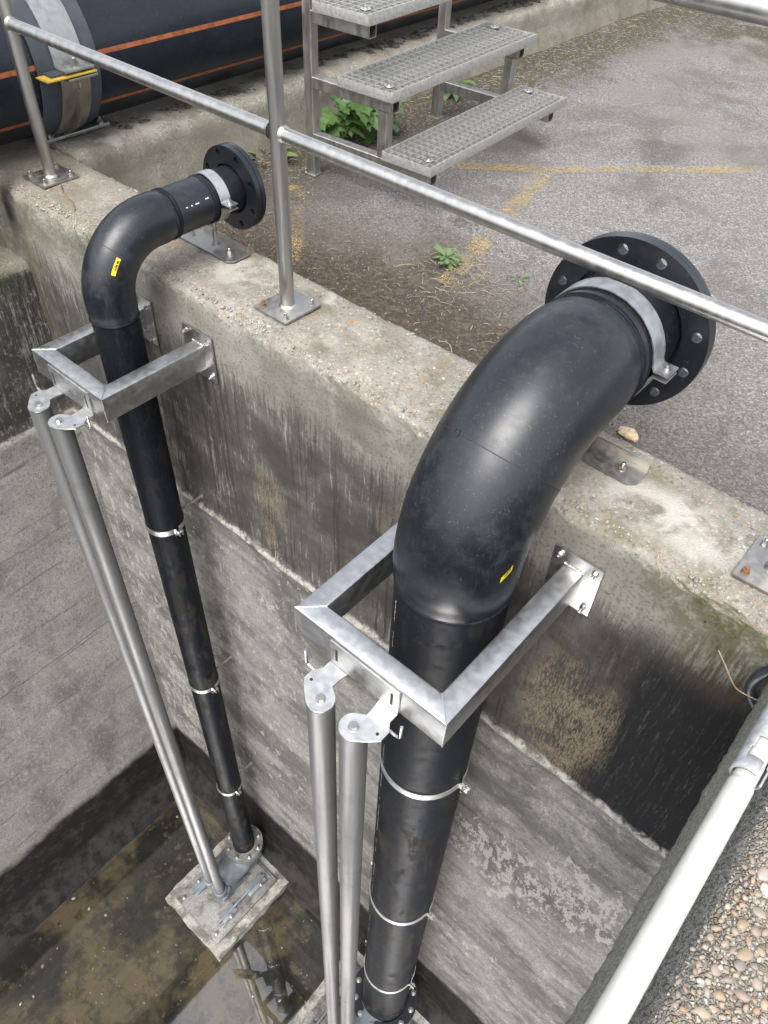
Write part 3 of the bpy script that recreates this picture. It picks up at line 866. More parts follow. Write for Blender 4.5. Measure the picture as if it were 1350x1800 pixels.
# ------------------------------------------------------------------ stainless handrail on the wall
t = thing('handrail', 'stainless steel handrail with round posts bolted along the pit wall', 'handrail', (-1.75, .18, 0))
YR = .165
def post(xc, yc):
    mb = MB().bx(xc - .078, xc + .078, yc - .086, yc + .086, .004, .013, .0015)
    pl = obj('base_plate', mb, 'dull', t)
    for sx in (-1, 1):
        for sy in (-1, 1):
            nut(pl, (xc + sx * .056, yc + sy * .062, .013), (0, 0, 1), 1.05, 'anchor_bolt', ME_NUT_RUST if (sx, sy) == (-1, -1) and xc > -2 else None)
    p = obj('post', MB().cyl((xc, yc, .013), (xc, yc, 1.107), .0242, 32), 'tube', t)
    obj('weld', MB().rev([(.0242, .020), (.0285, .016), (.031, .0132)], (xc, yc, 0), (0, 0, 1), 32), 'dull', p)
    return p
PX = (-3.19, -1.745, -.02)
for x in PX: post(x, .175 if x > -3 else .182)
yc = .175
for a, b in zip(PX[:-1], PX[1:]):
    r = obj('mid_rail', MB().cyl((a + .0235, yc, .58), (b - .0235, yc, .58), .0212, 32), 'tube', t)
    for q, s in ((a, 1), (b, -1)):
        obj('weld', MB().rev([(.0212, .036), (.0235, .031), (.0255, .024)], (q, yc, .58), (s, 0, 0), 24), 'dull', r)
obj('top_rail', MB().cyl((PX[0] - .3, yc, 1.117), (PX[2] + .5, yc, 1.117), .0242, 32), 'tube', t)

# ------------------------------------------------------------------ flanges with real bolt holes
def flange_mesh(c, d, r0, r1, rb, rh, N, thick, ch=.003, n_s=4):
    mt = frame_to(d); c = Vector(c); bm = bmesh.new(); cache = {}
    def V(x, y, z):
        k = (round(x, 5), round(y, 5), round(z, 5))
        if k not in cache: cache[k] = bm.verts.new(c + mt @ Vector((x, y, z)))
        return cache[k]
    for k in range(N):
        th = 2 * PI * (k + .5) / N; dl = PI / N
        per = []
        for i in range(2 * n_s): per.append((r1, th - dl + 2 * dl * i / (2 * n_s)))
        for i in range(n_s): per.append((r1 + (r0 - r1) * i / n_s, th + dl))
        for i in range(2 * n_s): per.append((r0, th + dl - 2 * dl * i / (2 * n_s)))
        for i in range(n_s): per.append((r0 + (r1 - r0) * i / n_s, th - dl))
        P = [(r * math.cos(a), r * math.sin(a)) for r, a in per]
        hc = (rb * math.cos(th), rb * math.sin(th))
        H = []
        for p in P:
            a = math.atan2(p[1] - hc[1], p[0] - hc[0]); H.append((hc[0] + rh * math.cos(a), hc[1] + rh * math.sin(a)))
        m_ = len(P)
        for i in range(m_):
            j = (i + 1) % m_
            bm.faces.new((V(*P[i], 0), V(*P[j], 0), V(*H[j], 0), V(*H[i], 0)))
            bm.faces.new((V(*P[i], thick), V(*H[i], thick), V(*H[j], thick), V(*P[j], thick)))
            bm.faces.new((V(*H[i], 0), V(*H[j], 0), V(*H[j], thick), V(*H[i], thick)))
            if per[i][0] == per[j][0] == r1 or (per[i][0] == r1 and i == 2 * n_s - 1):
                bm.faces.new((V(*P[j], 0), V(*P[i], 0), V(*P[i], thick), V(*P[j], thick)))
            if (3 * n_s <= i < 5 * n_s):
                bm.faces.new((V(*P[j], 0), V(*P[i], 0), V(*P[i], thick), V(*P[j], thick)))
    bmesh.ops.recalc_face_normals(bm, faces=bm.faces)
    me = bpy.data.meshes.new('flange'); bm.to_mesh(me); bm.free()
    me.polygons.foreach_set('use_smooth', [True] * len(me.polygons)); me.set_sharp_from_angle(angle=RAD(35))
    return me

# ------------------------------------------------------------------ discharge pipes (riser, elbow, stub, flange)
def label_patch(name, fn, n=8, m_=4):
    mb = MB(); uvs = []; vs = []
    for i in range(n + 1):
        for j in range(m_ + 1):
            vs.append(fn(i / n, j / m_)); uvs.append((i / n, j / m_))
    mb._add(vs, [(i * (m_ + 1) + j, (i + 1) * (m_ + 1) + j, (i + 1) * (m_ + 1) + j + 1, i * (m_ + 1) + j + 1) for i in range(n) for j in range(m_)])
    me = mb.mesh(name); uvl = me.uv_layers.new(name='UVMap')
    for lp in me.loops: uvl.data[lp.index].uv = uvs[lp.vertex_index]
    return me

def discharge(name, label, X, Y, R, zw, zc, Rb, zbot, yf, rf, rbolt, rh, N, ring2, ek=1.012):
    t = thing(name, label, 'pipe', (X, Y, zbot))
    tl = (zc - zw) - Rb                                            # straight tails of the elbow
    obj('riser', MB().rev([(R - .02, 0), (R, 0), (R, zw - zbot), (R - .02, zw - zbot)], (X, Y, zbot), (0, 0, 1), 64), 'hdpe_riser', t)
    path = [(X, Y, zw + .004 + (tl - .004) * k / 6) for k in range(6)]
    for k in range(33):
        a = PI / 2 * k / 32
        path.append((X, Y + Rb - Rb * math.cos(a), zw + tl + Rb * math.sin(a)))
    ye = Y + Rb + tl
    path += [(X, Y + Rb + tl * k / 6, zc) for k in (1, 2, 3, 4, 5)] + [(X, ye - .004, zc)]
    acc = [0.0]
    for p_, q_ in zip(path[:-1], path[1:]): acc.append(acc[-1] + (Vector(q_) - Vector(p_)).length)
    def ramp_(d): u = min(1.0, d / (.42 * R)); return u * u * (3 - 2 * u)
    rs = [R * (1.004 + (ek - 1.004) * ramp_(a_) * ramp_(acc[-1] - a_)) for a_ in acc]
    elb = obj('elbow', MB().sweep(path, R, 64, False, rs), 'hdpe', t, angle=60)
    # moulding seam and injection mark at mid bend
    a = PI / 4; mid = Vector((X, Y + Rb - Rb * math.cos(a), zw + tl + Rb * math.sin(a))); tan = Vector((0, math.sin(a), math.cos(a)))
    obj('mould_seam', MB().rev([(R * ek - .002, -.0014), (R * ek + .0010, -.0011), (R * ek + .0010, .0011), (R * ek - .002, .0014)], mid, tan, 64), 'black', elb)
    out = Vector((0, -math.cos(a), math.sin(a)))
    sd = Vector((1, 0, 0))
    q = (out * math.cos(.35) - sd * math.sin(.35)).normalized()
    obj('injection_mark', MB().rev([(R * .058, -.004), (R * .058, .0015), (R * .050, .0015), (R * .050, .0003), (0.0, .0003)], mid + q * (R * ek), q, 24), 'hdpe', elb)
    # fusion beads
    def bead(p, d, rr=R, w=.006, h=.0045, nm='weld_bead', o=t):
        obj(nm, MB().rev([(rr - .003, -w)] + [(rr + h * math.sin(PI * k / 6) ** .7, -w + w * 2 * k / 6) for k in range(7)] + [(rr - .003, w)], p, d, 64), 'hdpe_riser', o)
    bead((X, Y, zw), (0, 0, 1))
    bead((X, ye - .004, zc), (0, 1, 0)); bead((X, ye + .009, zc), (0, 1, 0))
    st = obj('stub_pipe', MB().rev([(R - .025, 0), (R * 1.0, 0), (R * 1.0, ring2 - ye), (R * 1.0, ring2 - ye), (R * .985, ring2 - ye + .004), (R * .985, yf - ye + .042), (R - .025, yf - ye + .042), (R - .025, 0)], (X, ye, zc), (0, 1, 0), 64), 'hdpe', t)
    bead((X, ring2, zc), (0, 1, 0), R, .004, .003); 
    if abs(ring2 - ye) > .1: bead((X, ring2 - .011, zc), (0, 1, 0), R, .004, .003)
    # backing ring, gasket line and second ring
    me = flange_mesh((X, yf, zc), (0, 1, 0), R * 1.06, rf, rbolt, rh, N, .020)
    obj('backing_flange', me, 'hdpe_flange', t)
    me = flange_mesh((X, yf + .023, zc), (0, 1, 0), R * .9, rf * .995, rbolt, rh * 1.4, N, .018)
    obj('mating_flange', me, 'hdpe_flange', t)
    return t, elb

L = dict(X=-.661, Y=-.273, R=.158, zw=-.144, zc=.324, ek=1.055)
S = dict(X=-2.216, Y=-.212, R=.082, zw=-.062, zc=.211, ek=1.06)
tL, eL = discharge('discharge_pipe', 'thick black discharge pipe rising from the pit with large twelve-hole flange', zbot=-4.88, Rb=.400, yf=.385, rf=.238, rbolt=.206, rh=.0145, N=12, ring2=.235, **L)
tS, eS = discharge('discharge_pipe', 'slim black discharge pipe bending over the wall at the left with small flange', zbot=-4.93, Rb=.205, yf=.355, rf=.148, rbolt=.125, rh=.0112, N=8, ring2=.228, **S)

# yellow stickers on the elbows
def elbow_pt(D, Rb, a, ph, lift=.0012):
    tl = (D['zc'] - D['zw']) - Rb; R = D['R'] * D['ek'] + lift
    c = Vector((D['X'], D['Y'] + Rb - Rb * math.cos(a), D['zw'] + tl + Rb * math.sin(a)))
    out = Vector((0, -math.cos(a), math.sin(a))); sd = Vector((1, 0, 0))
    return c + R * (out * math.cos(ph) + sd * math.sin(ph))
obj('yellow_label', label_patch('yellow_label', lambda u, v: elbow_pt(S, .205, .50 + .24 * u, .98 + .16 * v)), 'label', eS)
def stick_L(u, v):
    ph = 1.24 + .20 * u
    return Vector((L['X'] + (L['R'] * 1.056 + .0012) * math.sin(ph), L['Y'] - (L['R'] * 1.056 + .0012) * math.cos(ph), .02 * v + .012 + .026 * u))
obj('yellow_label', label_patch('yellow_label', stick_L), 'label', eL)

# printed marking line down the thick riser (too small to read, as in the photo)
mb = MB(); z = -.20; ph = RAD(-33)
while z > -3.2:
    w = random.choice((.004, .006, .009, .012)); gap = random.choice((.004, .005, .006, .05) if random.random() < .25 else (.004, .005))
    r = L['R'] + .0007; vs = []
    hw = random.choice((.0016, .0022)) / r
    for zz in (z, z - w):
        for q in (-hw, hw):
            vs.append((L['X'] + r * math.sin(ph + q), L['Y'] - r * math.cos(ph + q), zz))
    mb._add(vs, [(0, 1, 3, 2)]); z -= w + gap
    if random.random() < .04: z -= .09
tag(obj('printed_marking', mb, 'print', tL), kind='stuff')
mb = MB()
for (y0, y1, ph) in ((.10, .108, .75), (.122, .128, .75), (.14, .156, .75), (.185, .20, .70)):
    vs = [(S['X'] + (S['R'] + .0008) * math.sin(p), y, S['zc'] + (S['R'] + .0008) * math.cos(p)) for y in (y0, y1) for p in (ph + .36, ph + .40)]
    mb._add(vs, [(0, 1, 3, 2)])
tag(obj('printed_marking', mb, 'print', tS), kind='stuff')

# ------------------------------------------------------------------ two-piece pipe clamps
def clamp(label, group, loc, r, w, rod, rot=None, ear=.034, plate=False):
    t = thing('pipe_clamp', label, 'pipe clamp', loc, group, rot)
    th = .0035
    g0 = math.asin(.006 / r)
    for s in (1, -1):
        vs = []; fs = []; n = 40
        a0, a1 = (g0, PI - g0) if s > 0 else (PI + g0, 2 * PI - g0)
        ringpts = [(math.cos(a0) * (r + ear), math.sin(a0) * r), (math.cos(a0) * (r + .004), math.sin(a0) * r)]
        inner = [(r * math.cos(a0 + (a1 - a0) * k / n), r * math.sin(a0 + (a1 - a0) * k / n)) for k in range(n + 1)]
        e = .006 * s
        line = [((r + ear), e), ((r + .006), e)] + inner[1:-1] + [(-(r + .006), e), (-(r + ear), e)] if s > 0 else [(-(r + ear), e), (-(r + .006), e)] + inner[1:-1] + [((r + .006), e), ((r + ear), e)]
        m_ = len(line); o2 = []
        for i in range(m_):
            a = Vector(line[max(i - 1, 0)]); b = Vector(line[min(i + 1, m_ - 1)]); tt = (b - a).normalized(); nn = Vector((tt.y, -tt.x))
            o2.append((line[i][0] + nn.x * th, line[i][1] + nn.y * th))
        for (px, py), (qx, qy) in zip(line, o2):
            vs += [(px, py, -w / 2), (qx, qy, -w / 2), (qx, qy, w / 2), (px, py, w / 2)]
        for i in range(m_ - 1):
            for q in range(4):
                fs.append((4 * i + q, 4 * i + (q + 1) % 4, 4 * i + 4 + (q + 1) % 4, 4 * i + 4 + q))
        fs += [(0, 1, 2, 3), (4 * (m_ - 1) + 3, 4 * (m_ - 1) + 2, 4 * (m_ - 1) + 1, 4 * (m_ - 1))]
        obj('half_band', MB()._add(vs, fs), 'plate', t, local=True)
    for s in (1, -1):
        xx = s * (r + ear * .6)
        obj('bolt_shank', MB().cyl((xx, -.026, 0), (xx, .018, 0), .0042, 10), 'bolt', t, local=True)
        inst('bolt_head', ME_HEAD, t, (xx, -.0096, 0), frame_to((0, -1, 0)), .72, local=True)
        inst('bolt_nut', ME_HEAD, t, (xx, .0096, 0), frame_to((0, 1, 0)), .72, local=True)
    if rod:
        rd = obj('threaded_rod', MB().cyl((0, r + th, 0), (0, rod, 0), .0055, 12), 'galv', t, local=True)
        obj('rod_boss', MB().cyl((0, r + th - .001, 0), (0, r + .028, 0), .009, 6), 'galv', t, local=True)
        obj('anchor_sleeve', MB().cyl((0, rod - .055, 0), (0, rod, 0), .0095, 12).cyl((0, rod - .006, 0), (0, rod + .001, 0), .016, 16), 'galv', t, local=True)
    return t
for z, nm in ((-1.115, 'uppermost'), (-2.452, 'middle'), (-3.825, 'lowest')):
    clamp(nm + ' steel band clamp on the slim left riser pipe', 'clamps on the slim riser', (S['X'], S['Y'], z), S['R'] + .002, .028, -S['Y'] - .006 if z < -1.2 else -S['Y'] + .001)
for z, nm in ((-1.17, 'uppermost'), (-2.625, 'middle'), (-4.022, 'lowest')):
    clamp(nm + ' steel band clamp on the thick right riser pipe', 'clamps on the thick riser', (L['X'], L['Y'], z), L['R'] + .002, .034, -L['Y'] - .006, ear=.040)
clamp('pale steel band clamp around the thick elbow beside its large flange', None, (L['X'], .272, L['zc']), L['R'] + .002, .060, L['zc'] - .006 - .02, (RAD(-90), 0, 0), .046)
clamp('pale steel band clamp on the slim pipe beside its small flange', None, (S['X'], .262, S['zc']), S['R'] + .002, .044, S['zc'] - .03, (RAD(-90), 0, 0), .040)

# ------------------------------------------------------------------ steel angles on the wall top
def angle_iron(label, x0, x1, y0, y1, h, bolts, tilt=0):
    t = thing('steel_angle', label, 'angle bracket', ((x0 + x1) / 2, y0, .004))
    th = .006; c = .02
    out = [(x0, y0), (x1 - c, y0), (x1, y0 + c), (x1, y1), (x0, y1)]
    obj('flat_leg', MB().prism(out, .006, .006 + th), 'dull', t)
    obj('upright_leg', MB().bx(x0, x1 - .004, y1 - .0005, y1 + th, .006, h, .001), 'dull', t)
    for (x, y) in bolts: nut(t, (x, y, .012), (0, 0, 1), 1.15)
angle_iron('steel angle bolted to the wall top under the thick elbow', -.90, -.425, .195, .285, .034, ((-.485, .238), (-.83, .238)))
angle_iron('steel angle bolted to the wall top under the slim elbow', -2.42, -2.10, .225, .325, .034, ((-2.155, .272), (-2.37, .27)))

# ------------------------------------------------------------------ U-shaped support brackets
def ubracket(label, X, w, yf, zt, tw, th, plates, pw, ph, dz):
    t = thing('support_bracket', label, 'bracket', (X, 0, zt))
    x0, x1 = X - w / 2, X + w / 2; zb = zt - th
    def bar(outline):  # mitred bar, rounded long edges
        bm = bmesh.new(); n = 4
        lo = [bm.verts.new((x, y, zb)) for x, y in outline]; hi = [bm.verts.new((x, y, zt)) for x, y in outline]
        bm.faces.new(lo[::-1]); bm.faces.new(hi)
        for i in range(n): bm.faces.new((lo[i], lo[(i + 1) % n], hi[(i + 1) % n], hi[i]))
        ed = [e for e in bm.edges if abs(e.verts[0].co.z - e.verts[1].co.z) < 1e-6]
        L_ = sorted(ed, key=lambda e: -e.calc_length())[:4]
        bmesh.ops.bevel(bm, geom=L_, offset=.005, segments=2, profile=.5, affect='EDGES')
        bmesh.ops.recalc_face_normals(bm, faces=bm.faces)
        me = bpy.data.meshes.new('bar'); bm.to_mesh(me); bm.free()
        me.polygons.foreach_set('use_smooth', [True] * len(me.polygons)); me.set_sharp_from_angle(angle=RAD(40))
        return me
    g = .0006
    obj('front_bar', bar([(x0 + g, yf), (x1 - g, yf), (x1 - tw - g, yf + tw), (x0 + tw + g, yf + tw)]), 'stainless', t)
    obj('side_arm', bar([(x1, yf + g), (x1, -.012), (x1 - tw, -.012), (x1 - tw, yf + tw + g)]), 'stainless', t)
    obj('side_arm', bar([(x0, yf + g), (x0 + tw, yf + tw + g), (x0 + tw, -.012), (x0, -.012)]), 'stainless', t)
    for s, xx in ((1, x1), (-1, x0)):                               # mitre welds
        pts = [Vector((xx - s * .001, yf + .001, zt + .0002)).lerp(Vector((xx - s * tw, yf + tw, zt + .0002)), k / 24) for k in range(25)]
        pts = [p + Vector((random.uniform(-.0006, .0006), random.uniform(-.0006, .0006), 0)) for p in pts]
        obj('mitre_weld', MB().sweep(pts, .002, 6, True, [.0013 + .0007 * (k % 2) for k in range(25)]), 'plate', t)
        obj('corner_weld', MB().cyl((xx - s * .001, yf + .001, zb + .002), (xx - s * .001, yf + .001, zt - .002), .0015, 6), 'plate', t)
    for xc in plates:
        p = obj('wall_plate', MB().bx(xc - pw / 2, xc + pw / 2, -.012, -.004, zt + dz - ph, zt + dz, .0012), 'stainless', t)
        for sx in (-1, 1):
            for zz in (zt + dz - .022, zt + dz - ph + .022):
                nut(p, (xc + sx * (pw / 2 - .02), -.012, zz), (0, -1, 0), .95)
        xa = x1 - tw / 2 if xc > X else x0 + tw / 2
        pts = [(xa - tw / 2 - .002 + (tw + .004) * k / 20, -.0135, zt + .0015 + random.uniform(-.0008, .001)) for k in range(21)]
        obj('fillet_weld', MB().sweep(pts, .003, 6, True, [.0028 + .001 * (k % 2) for k in range(21)]), 'dull', p)
    return t
ubracket('wide U-shaped steel bracket around the thick riser pipe', -.662, .498, -.622, -.165, .061, .108, (-.438, -.886), .150, .195, .046)
ubracket('small U-shaped steel bracket around the slim left riser pipe', -2.212, .418, -.448, -.187, .061, .100, (-2.037, -2.385), .160, .195, .050)

# ------------------------------------------------------------------ guide rail holders and guide rails
def rail_holder(label, xa, xb, yf, zt):
    t = thing('rail_holder', label, 'rail holder', ((xa + xb) / 2, yf, zt))
    zb = zt - .094
    obj('back_plate', MB().bx(xa, xb, yf - .0075, yf - .0015, zb, zt, .001), 'plate', t)
    res = []
    for s, e in ((1, xa), (-1, xb)):
        w = .060
        o = [(0, -.002), (0, -.030), (-.016, -.052), (-.016, -.082), (.006, -.104)]
        cx, cy, r = .058, -.098, .037
        o += [(cx + r * math.cos(a), cy + r * math.sin(a)) for a in [RAD(-125 + (180) * k / 14) for k in range(15)]]
        o += [(.056, -.054), (w - .004, -.030), (w, -.002)]
        pts = [(e + s * x, yf - .006 + y) for x, y in o]
        if s < 0: pts = pts[::-1]
        obj('rail_tab', MB().prism(pts, zb - .005, zb), 'plate', t)
        rx, ry = e + s * cx, yf - .006 + cy
        res.append((rx, ry, zb - .009))
        nut(t, (rx, ry, zb), (0, 0, 1), 1.1, 'hex_bolt', ME_HEAD)
        obj('pin_hole', MB().cyl((e + s * .002, yf - .006 - .074, zb - .0052), (e + s * .002, yf - .006 - .074, zb + .0004), .0045, 12), 'black', t)
        obj('rail_plug', MB().cyl((rx, ry, zb - .034), (rx, ry, zb - .006), .0308, 24), 'rubber', t)
        # slot and hook rod
        obj('slot', MB().bx(e + s * .018, e + s * .026, yf - .0078, yf - .0070, zt - .072, zt - .022), 'black', t)
        hx = e + s * .0; 
        path = [Vector((e + s * .01, yf - .05, zb - .009)), Vector((e - s * .030, yf - .05, zb - .009)), Vector((e - s * .040, yf - .05, zb - .006)), Vector((e - s * .045, yf - .05, zb + .004)), Vector((e - s * .046, yf - .05, zb + .052))]
        obj('hook_rod', MB().sweep(path, .0042, 10), 'bolt', t)
    # stamped marks
    mb = MB()
    for k in range(9):
        x = xa + .10 + .008 * k; mb.bx(x, x + .003, yf - .0081, yf - .0076, zt - .05 - .004 * (k % 3), zt - .046 - .004 * (k % 3))
    tag(obj('stamped_mark', mb, 'dull', t), kind='stuff')
    return res
rL = rail_holder('steel plate with two curved tabs holding the guide rails on the wide bracket', -.776, -.548, -.622, -.172)
rS = rail_holder('steel plate with two curved tabs holding the guide rails on the small bracket', -2.318, -2.078, -.448, -.196)
for (x, y, z), zb, lab in ((rL[0], -5.05, 'left guide tube hanging from the wide bracket'), (rL[1], -5.05, 'right guide tube hanging from the wide bracket, nearest the thick pipe'),
                          (rS[0], -5.16, 'left guide tube of the pair running down from the small bracket'), (rS[1], -5.16, 'right guide tube of the pair running down from the small bracket')):
    o = obj('guide_rail', MB().rev([(.031, -.0), (.0368, 0), (.0368, z - zb), (.0312, z - zb), (.0312, z - zb - .05)], (x, y, zb), (0, 0, 1), 48), 'rail')
    tag(o, 'long round steel ' + lab, 'guide rail', 'pump guide rails')

# ------------------------------------------------------------------ pump pedestals (duckfoot bends) on their plinths
def rough_block(x0, x1, y0, y1, z0, z1, st, a):
    bm = bmesh.new(); bmesh.ops.create_cube(bm, size=1.0)
    bmesh.ops.scale(bm, vec=(x1 - x0, y1 - y0, z1 - z0), verts=bm.verts)
    bmesh.ops.translate(bm, vec=((x0 + x1) / 2, (y0 + y1) / 2, (z0 + z1) / 2), verts=bm.verts)
    bmesh.ops.subdivide_edges(bm, edges=list(bm.edges), cuts=st, use_grid_fill=True)
    for v in bm.verts:
        n = Vector((noise.fractal(v.co * 11, 1, 2, 3), noise.fractal(v.co * 11 + Vector((9, 0, 0)), 1, 2, 3), noise.fractal(v.co * 9 + Vector((0, 9, 0)), 1, 2, 3) * .6))
        v.co += n * a
    me = bpy.data.meshes.new('block'); bm.to_mesh(me); bm.free()
    return me

def pedestal(label, plabel, X, Y, zf, rf, R, N, rails, px0, px1, py0, py1, flange_mat, k):
    pl = obj('plinth', rough_block(px0, px1, py0, py1, FLOOR - .05, FLOOR + .105, 18, .012), 'grout')
    tag(pl, plabel, 'plinth')
    zp = FLOOR + .122
    t = thing('pump_pedestal', label, 'pump pedestal', (X, (py0 + py1) / 2, zp))
    bx0, bx1, by0, by1 = px0 + .075, px1 - .07, py0 + .055, py1 - .12
    bp = obj('base_plate', MB().bx(bx0, bx1, by0, by1, zp - .006, zp + .020, .003), 'grimy', t)
    obj('raised_pad', MB().bx(bx0 + .05, bx1 - .05, by0 + .10, by1 - .02, zp + .0205, zp + .034, .004), 'grimy', t)
    for xx in (bx0 + .06, bx1 - .06):
        for yy in (by0 + .045, by0 + .20, by1 - .12):
            nut(bp, (xx, yy, zp + .02 if yy < by0 + .1 else zp + .062), (0, 0, 1), 1.5, 'anchor_bolt')
    for sx in (0, 1):
        xs_ = bx0 + .075 if sx == 0 else bx1 - .115
        obj('cast_foot', MB().bx(xs_ - .02, xs_ + .06, by0 + .13, by0 + .27, zp + .0345, zp + .062, .008).bx(xs_ - .02, xs_ + .06, by1 - .24, by1 - .06, zp + .0345, zp + .062, .008).bx(xs_ + .012, xs_ + .028, by0 + .10, by1 - .05, zp + .0345, zp + .075, .004), 'cast', t)
    # bend: vertical below the flange, turning towards the front
    ym = rails[0][1] + .055
    Rb = .14 * k; path = [(X, Y, zf - .03), (X, Y, zf - .06)]
    zc = zp + .055 + R * 1.1
    Rb = min(Rb, zf - .06 - zc)
    for i in range(13):
        a = PI / 2 * i / 12
        path.append((X, Y - Rb + Rb * math.cos(a), zc + Rb - Rb * math.sin(a)))
    path.append((X, ym, zc))
    obj('bend', MB().sweep(path, R * 1.38, 40, True), 'cast', t, angle=60)
    # side gussets
    for s in (-1, 1):
        mt = Matrix(((0, 0, 1), (1, 0, 0), (0, 1, 0)))
        out = [(Y - .02, zp + .034), (Y + .10 * k, zp + .034), (Y + .06 * k, zf - .05), (Y + .02, zf - .045)]
        obj('gusset', MB().prism(out, X + s * R * .9 - .008, X + s * R * .9 + .008, mt), 'cast', t)
        out = [(ym - .06, zp + .034), (Y - .06, zp + .034), (ym + .04, zc)]
        obj('gusset', MB().prism(out, X + s * R * 1.35 - .008, X + s * R * 1.35 + .008, mt), 'cast', t)
    # front claw plate
    xm = (rails[0][0] + rails[1][0]) / 2; zr = zc + R * .55
    obj('claw_plate', MB().box((xm, ym - .01, (zp + .04 + zr) / 2), (R * 2.7, .05, zr - zp - .04), None, .008), 'cast', t)
    obj('claw_lip', MB().box((xm, ym - .050, zr - .075), (R * 3.0, .06, .05), None, .008), 'cast', t)
    # rail sockets
    for (rx, ry) in rails:
        sk = obj('rail_socket', MB().rev([(.0, -.015), (.046, -.015), (.052, 0), (.052, .055), (.046, .062), (.0395, .062), (.0395, .012), (0, .012)], (rx, ry, zr - .03), (0, 0, 1), 32), 'cast', t)
    obj('socket_web', MB().bx(rails[0][0], rails[1][0], rails[0][1] - .03, ym, zr - .04, zr - .005, .006), 'cast', t)
    # bolted flange pair
    me = flange_mesh((X, Y, zf), (0, 0, 1), R * 1.05, rf, (rf + R) / 2 + .008, .009, N, .022)
    fo = obj('clamping_ring', me, flange_mat, t)
    obj('gasket', MB().tube((X, Y, zf - .012), (X, Y, zf - .0005), rf * .93, R * .9, 48), 'black', t)
    obj('bend_flange', MB().tube((X, Y, zf - .036), (X, Y, zf - .0125), rf, R * .9, 48), 'cast', t)
    for i in range(N):
        a = 2 * PI * (i + .5) / N; q = (rf + R) / 2 + .008
        nut(fo, (X + q * math.cos(a), Y + q * math.sin(a), zf + .022), (0, 0, 1), 1.55 if k < 1.2 else 1.7, 'flange_bolt')
    # fused stub end above the ring
    for h in (.05, .14):
        obj('stub_shoulder', MB().rev([(R * 1.0, h), (R * 1.03, h + .004), (R * 1.03, h + .04), (R, h + .044)], (X, Y, zf), (0, 0, 1), 48), 'hdpe_riser', t)
    return zr - .012
zrS = pedestal('grey cast pump pedestal bolted to the floor below the slim riser', 'pale grouted plinth under the small pump pedestal on the pit floor', S['X'], S['Y'], -4.945, .152, S['R'], 8, [(p[0], p[1]) for p in rS], -2.50, -1.84, -.86, -.045, 'grimy', 1.0)
zrL = pedestal('dark pump pedestal with bright flange bolts below the thick riser', 'pale plinth under the large pump pedestal below the thick riser', L['X'], L['Y'], -4.88, .235, L['R'], 12, [(p[0], p[1]) for p in rL], -1.12, -.20, -1.0, -.07, 'hdpe_flange', 1.6)

# ------------------------------------------------------------------ steel access steps
t = thing('access_steps', 'freestanding steel steps with three open grating treads on the asphalt', 'steps', (-2.875, 1.42, ZG), None, (0, 0, RAD(3.0)))
TW = 1.22
W = .052
def lp(x, y, z): return (x, y, z - ZG)
treads = [(.010, .48, .765), (.268, .205, .53), (.540, .065, .385)]      # z of top, local x range
for yy in (.02, TW - .10):
    obj('upright', MB().hollow((0, yy, 0), (0, yy, 1.5), W, W, up=(1, 0, 0)), 'dull', t, local=True)
    obj('foot_plate', MB().bx(-.05, .035, yy - .035, yy + .035, .001, .007, .001), 'dull', t, local=True)
    nut(t, (-.038, yy - .02, .007), (0, 0, 1), .8, 'anchor_bolt', None, True)
    for (zt, xa, xb) in treads:
        zc_ = zt - ZG - .047 - W / 2
        obj('tread_support', MB().hollow((W / 2, yy, zc_), (xb - .02, yy, zc_), W, W), 'dull', t, local=True)
    # short upright between first and second support
    z0_ = .010 - ZG - .047; z1_ = .268 - ZG - .047 - W
    obj('short_upright', MB().hollow((.452, yy, z0_ + .001), (.452, yy, z1_ - .001), W, W, up=(1, 0, 0)), 'dull', t, local=True)
ME_BAR = {}
def unit_box(name, s, mat):
    me = MB().box((0, 0, 0), s).mesh(name, False); me.materials.append(M[mat]); return me
for (zt, xa, xb) in treads:
    z1 = zt - ZG; y0, y1 = -.035, TW + .01; h = .042
    tr = obj('tread', MB().bx(xb - .005, xb, y0, y1, z1 - h, z1 + .004, .001).bx(xa, xa + .004, y0, y1, z1 - h, z1, .001).bx(xa + .004, xb - .005, y0, y0 + .004, z1 - h, z1, .001).bx(xa + .004, xb - .005, y1 - .004, y1, z1 - h, z1, .001), 'grate', t, local=True)
    nb = 7; depth = xb - xa
    meb = unit_box('bearing_bar', (.003, y1 - y0 - .010, .026), 'grate')
    for k in range(1, nb):
        inst('bearing_bar', meb, tr, (xa + depth * k / nb, (y0 + y1) / 2, z1 - .016), None, None, True)
    mec = unit_box('cross_bar', (depth - .012, .0028, .016), 'grate')
    nc = 27
    for k in range(1, nc):
        inst('cross_bar', mec, tr, ((xa + xb) / 2 - .0005, y0 + (y1 - y0) * k / nc, z1 - .011), None, None, True)
    for (fx, fy) in ((.22, .065), (.72, TW - .055)):
        xx = xb - depth * fx; yy = y0 + fy if fy < .5 else y1 - .06
        d = obj('fixing_disc', MB().cyl((xx, yy, z1 + .0005), (xx, yy, z1 + .004), .024, 24, ch=.001), 'plate', t, local=True)
        inst('fixing_bolt', ME_HEAD, d, (xx, yy, z1 + .004), None, .9, True)

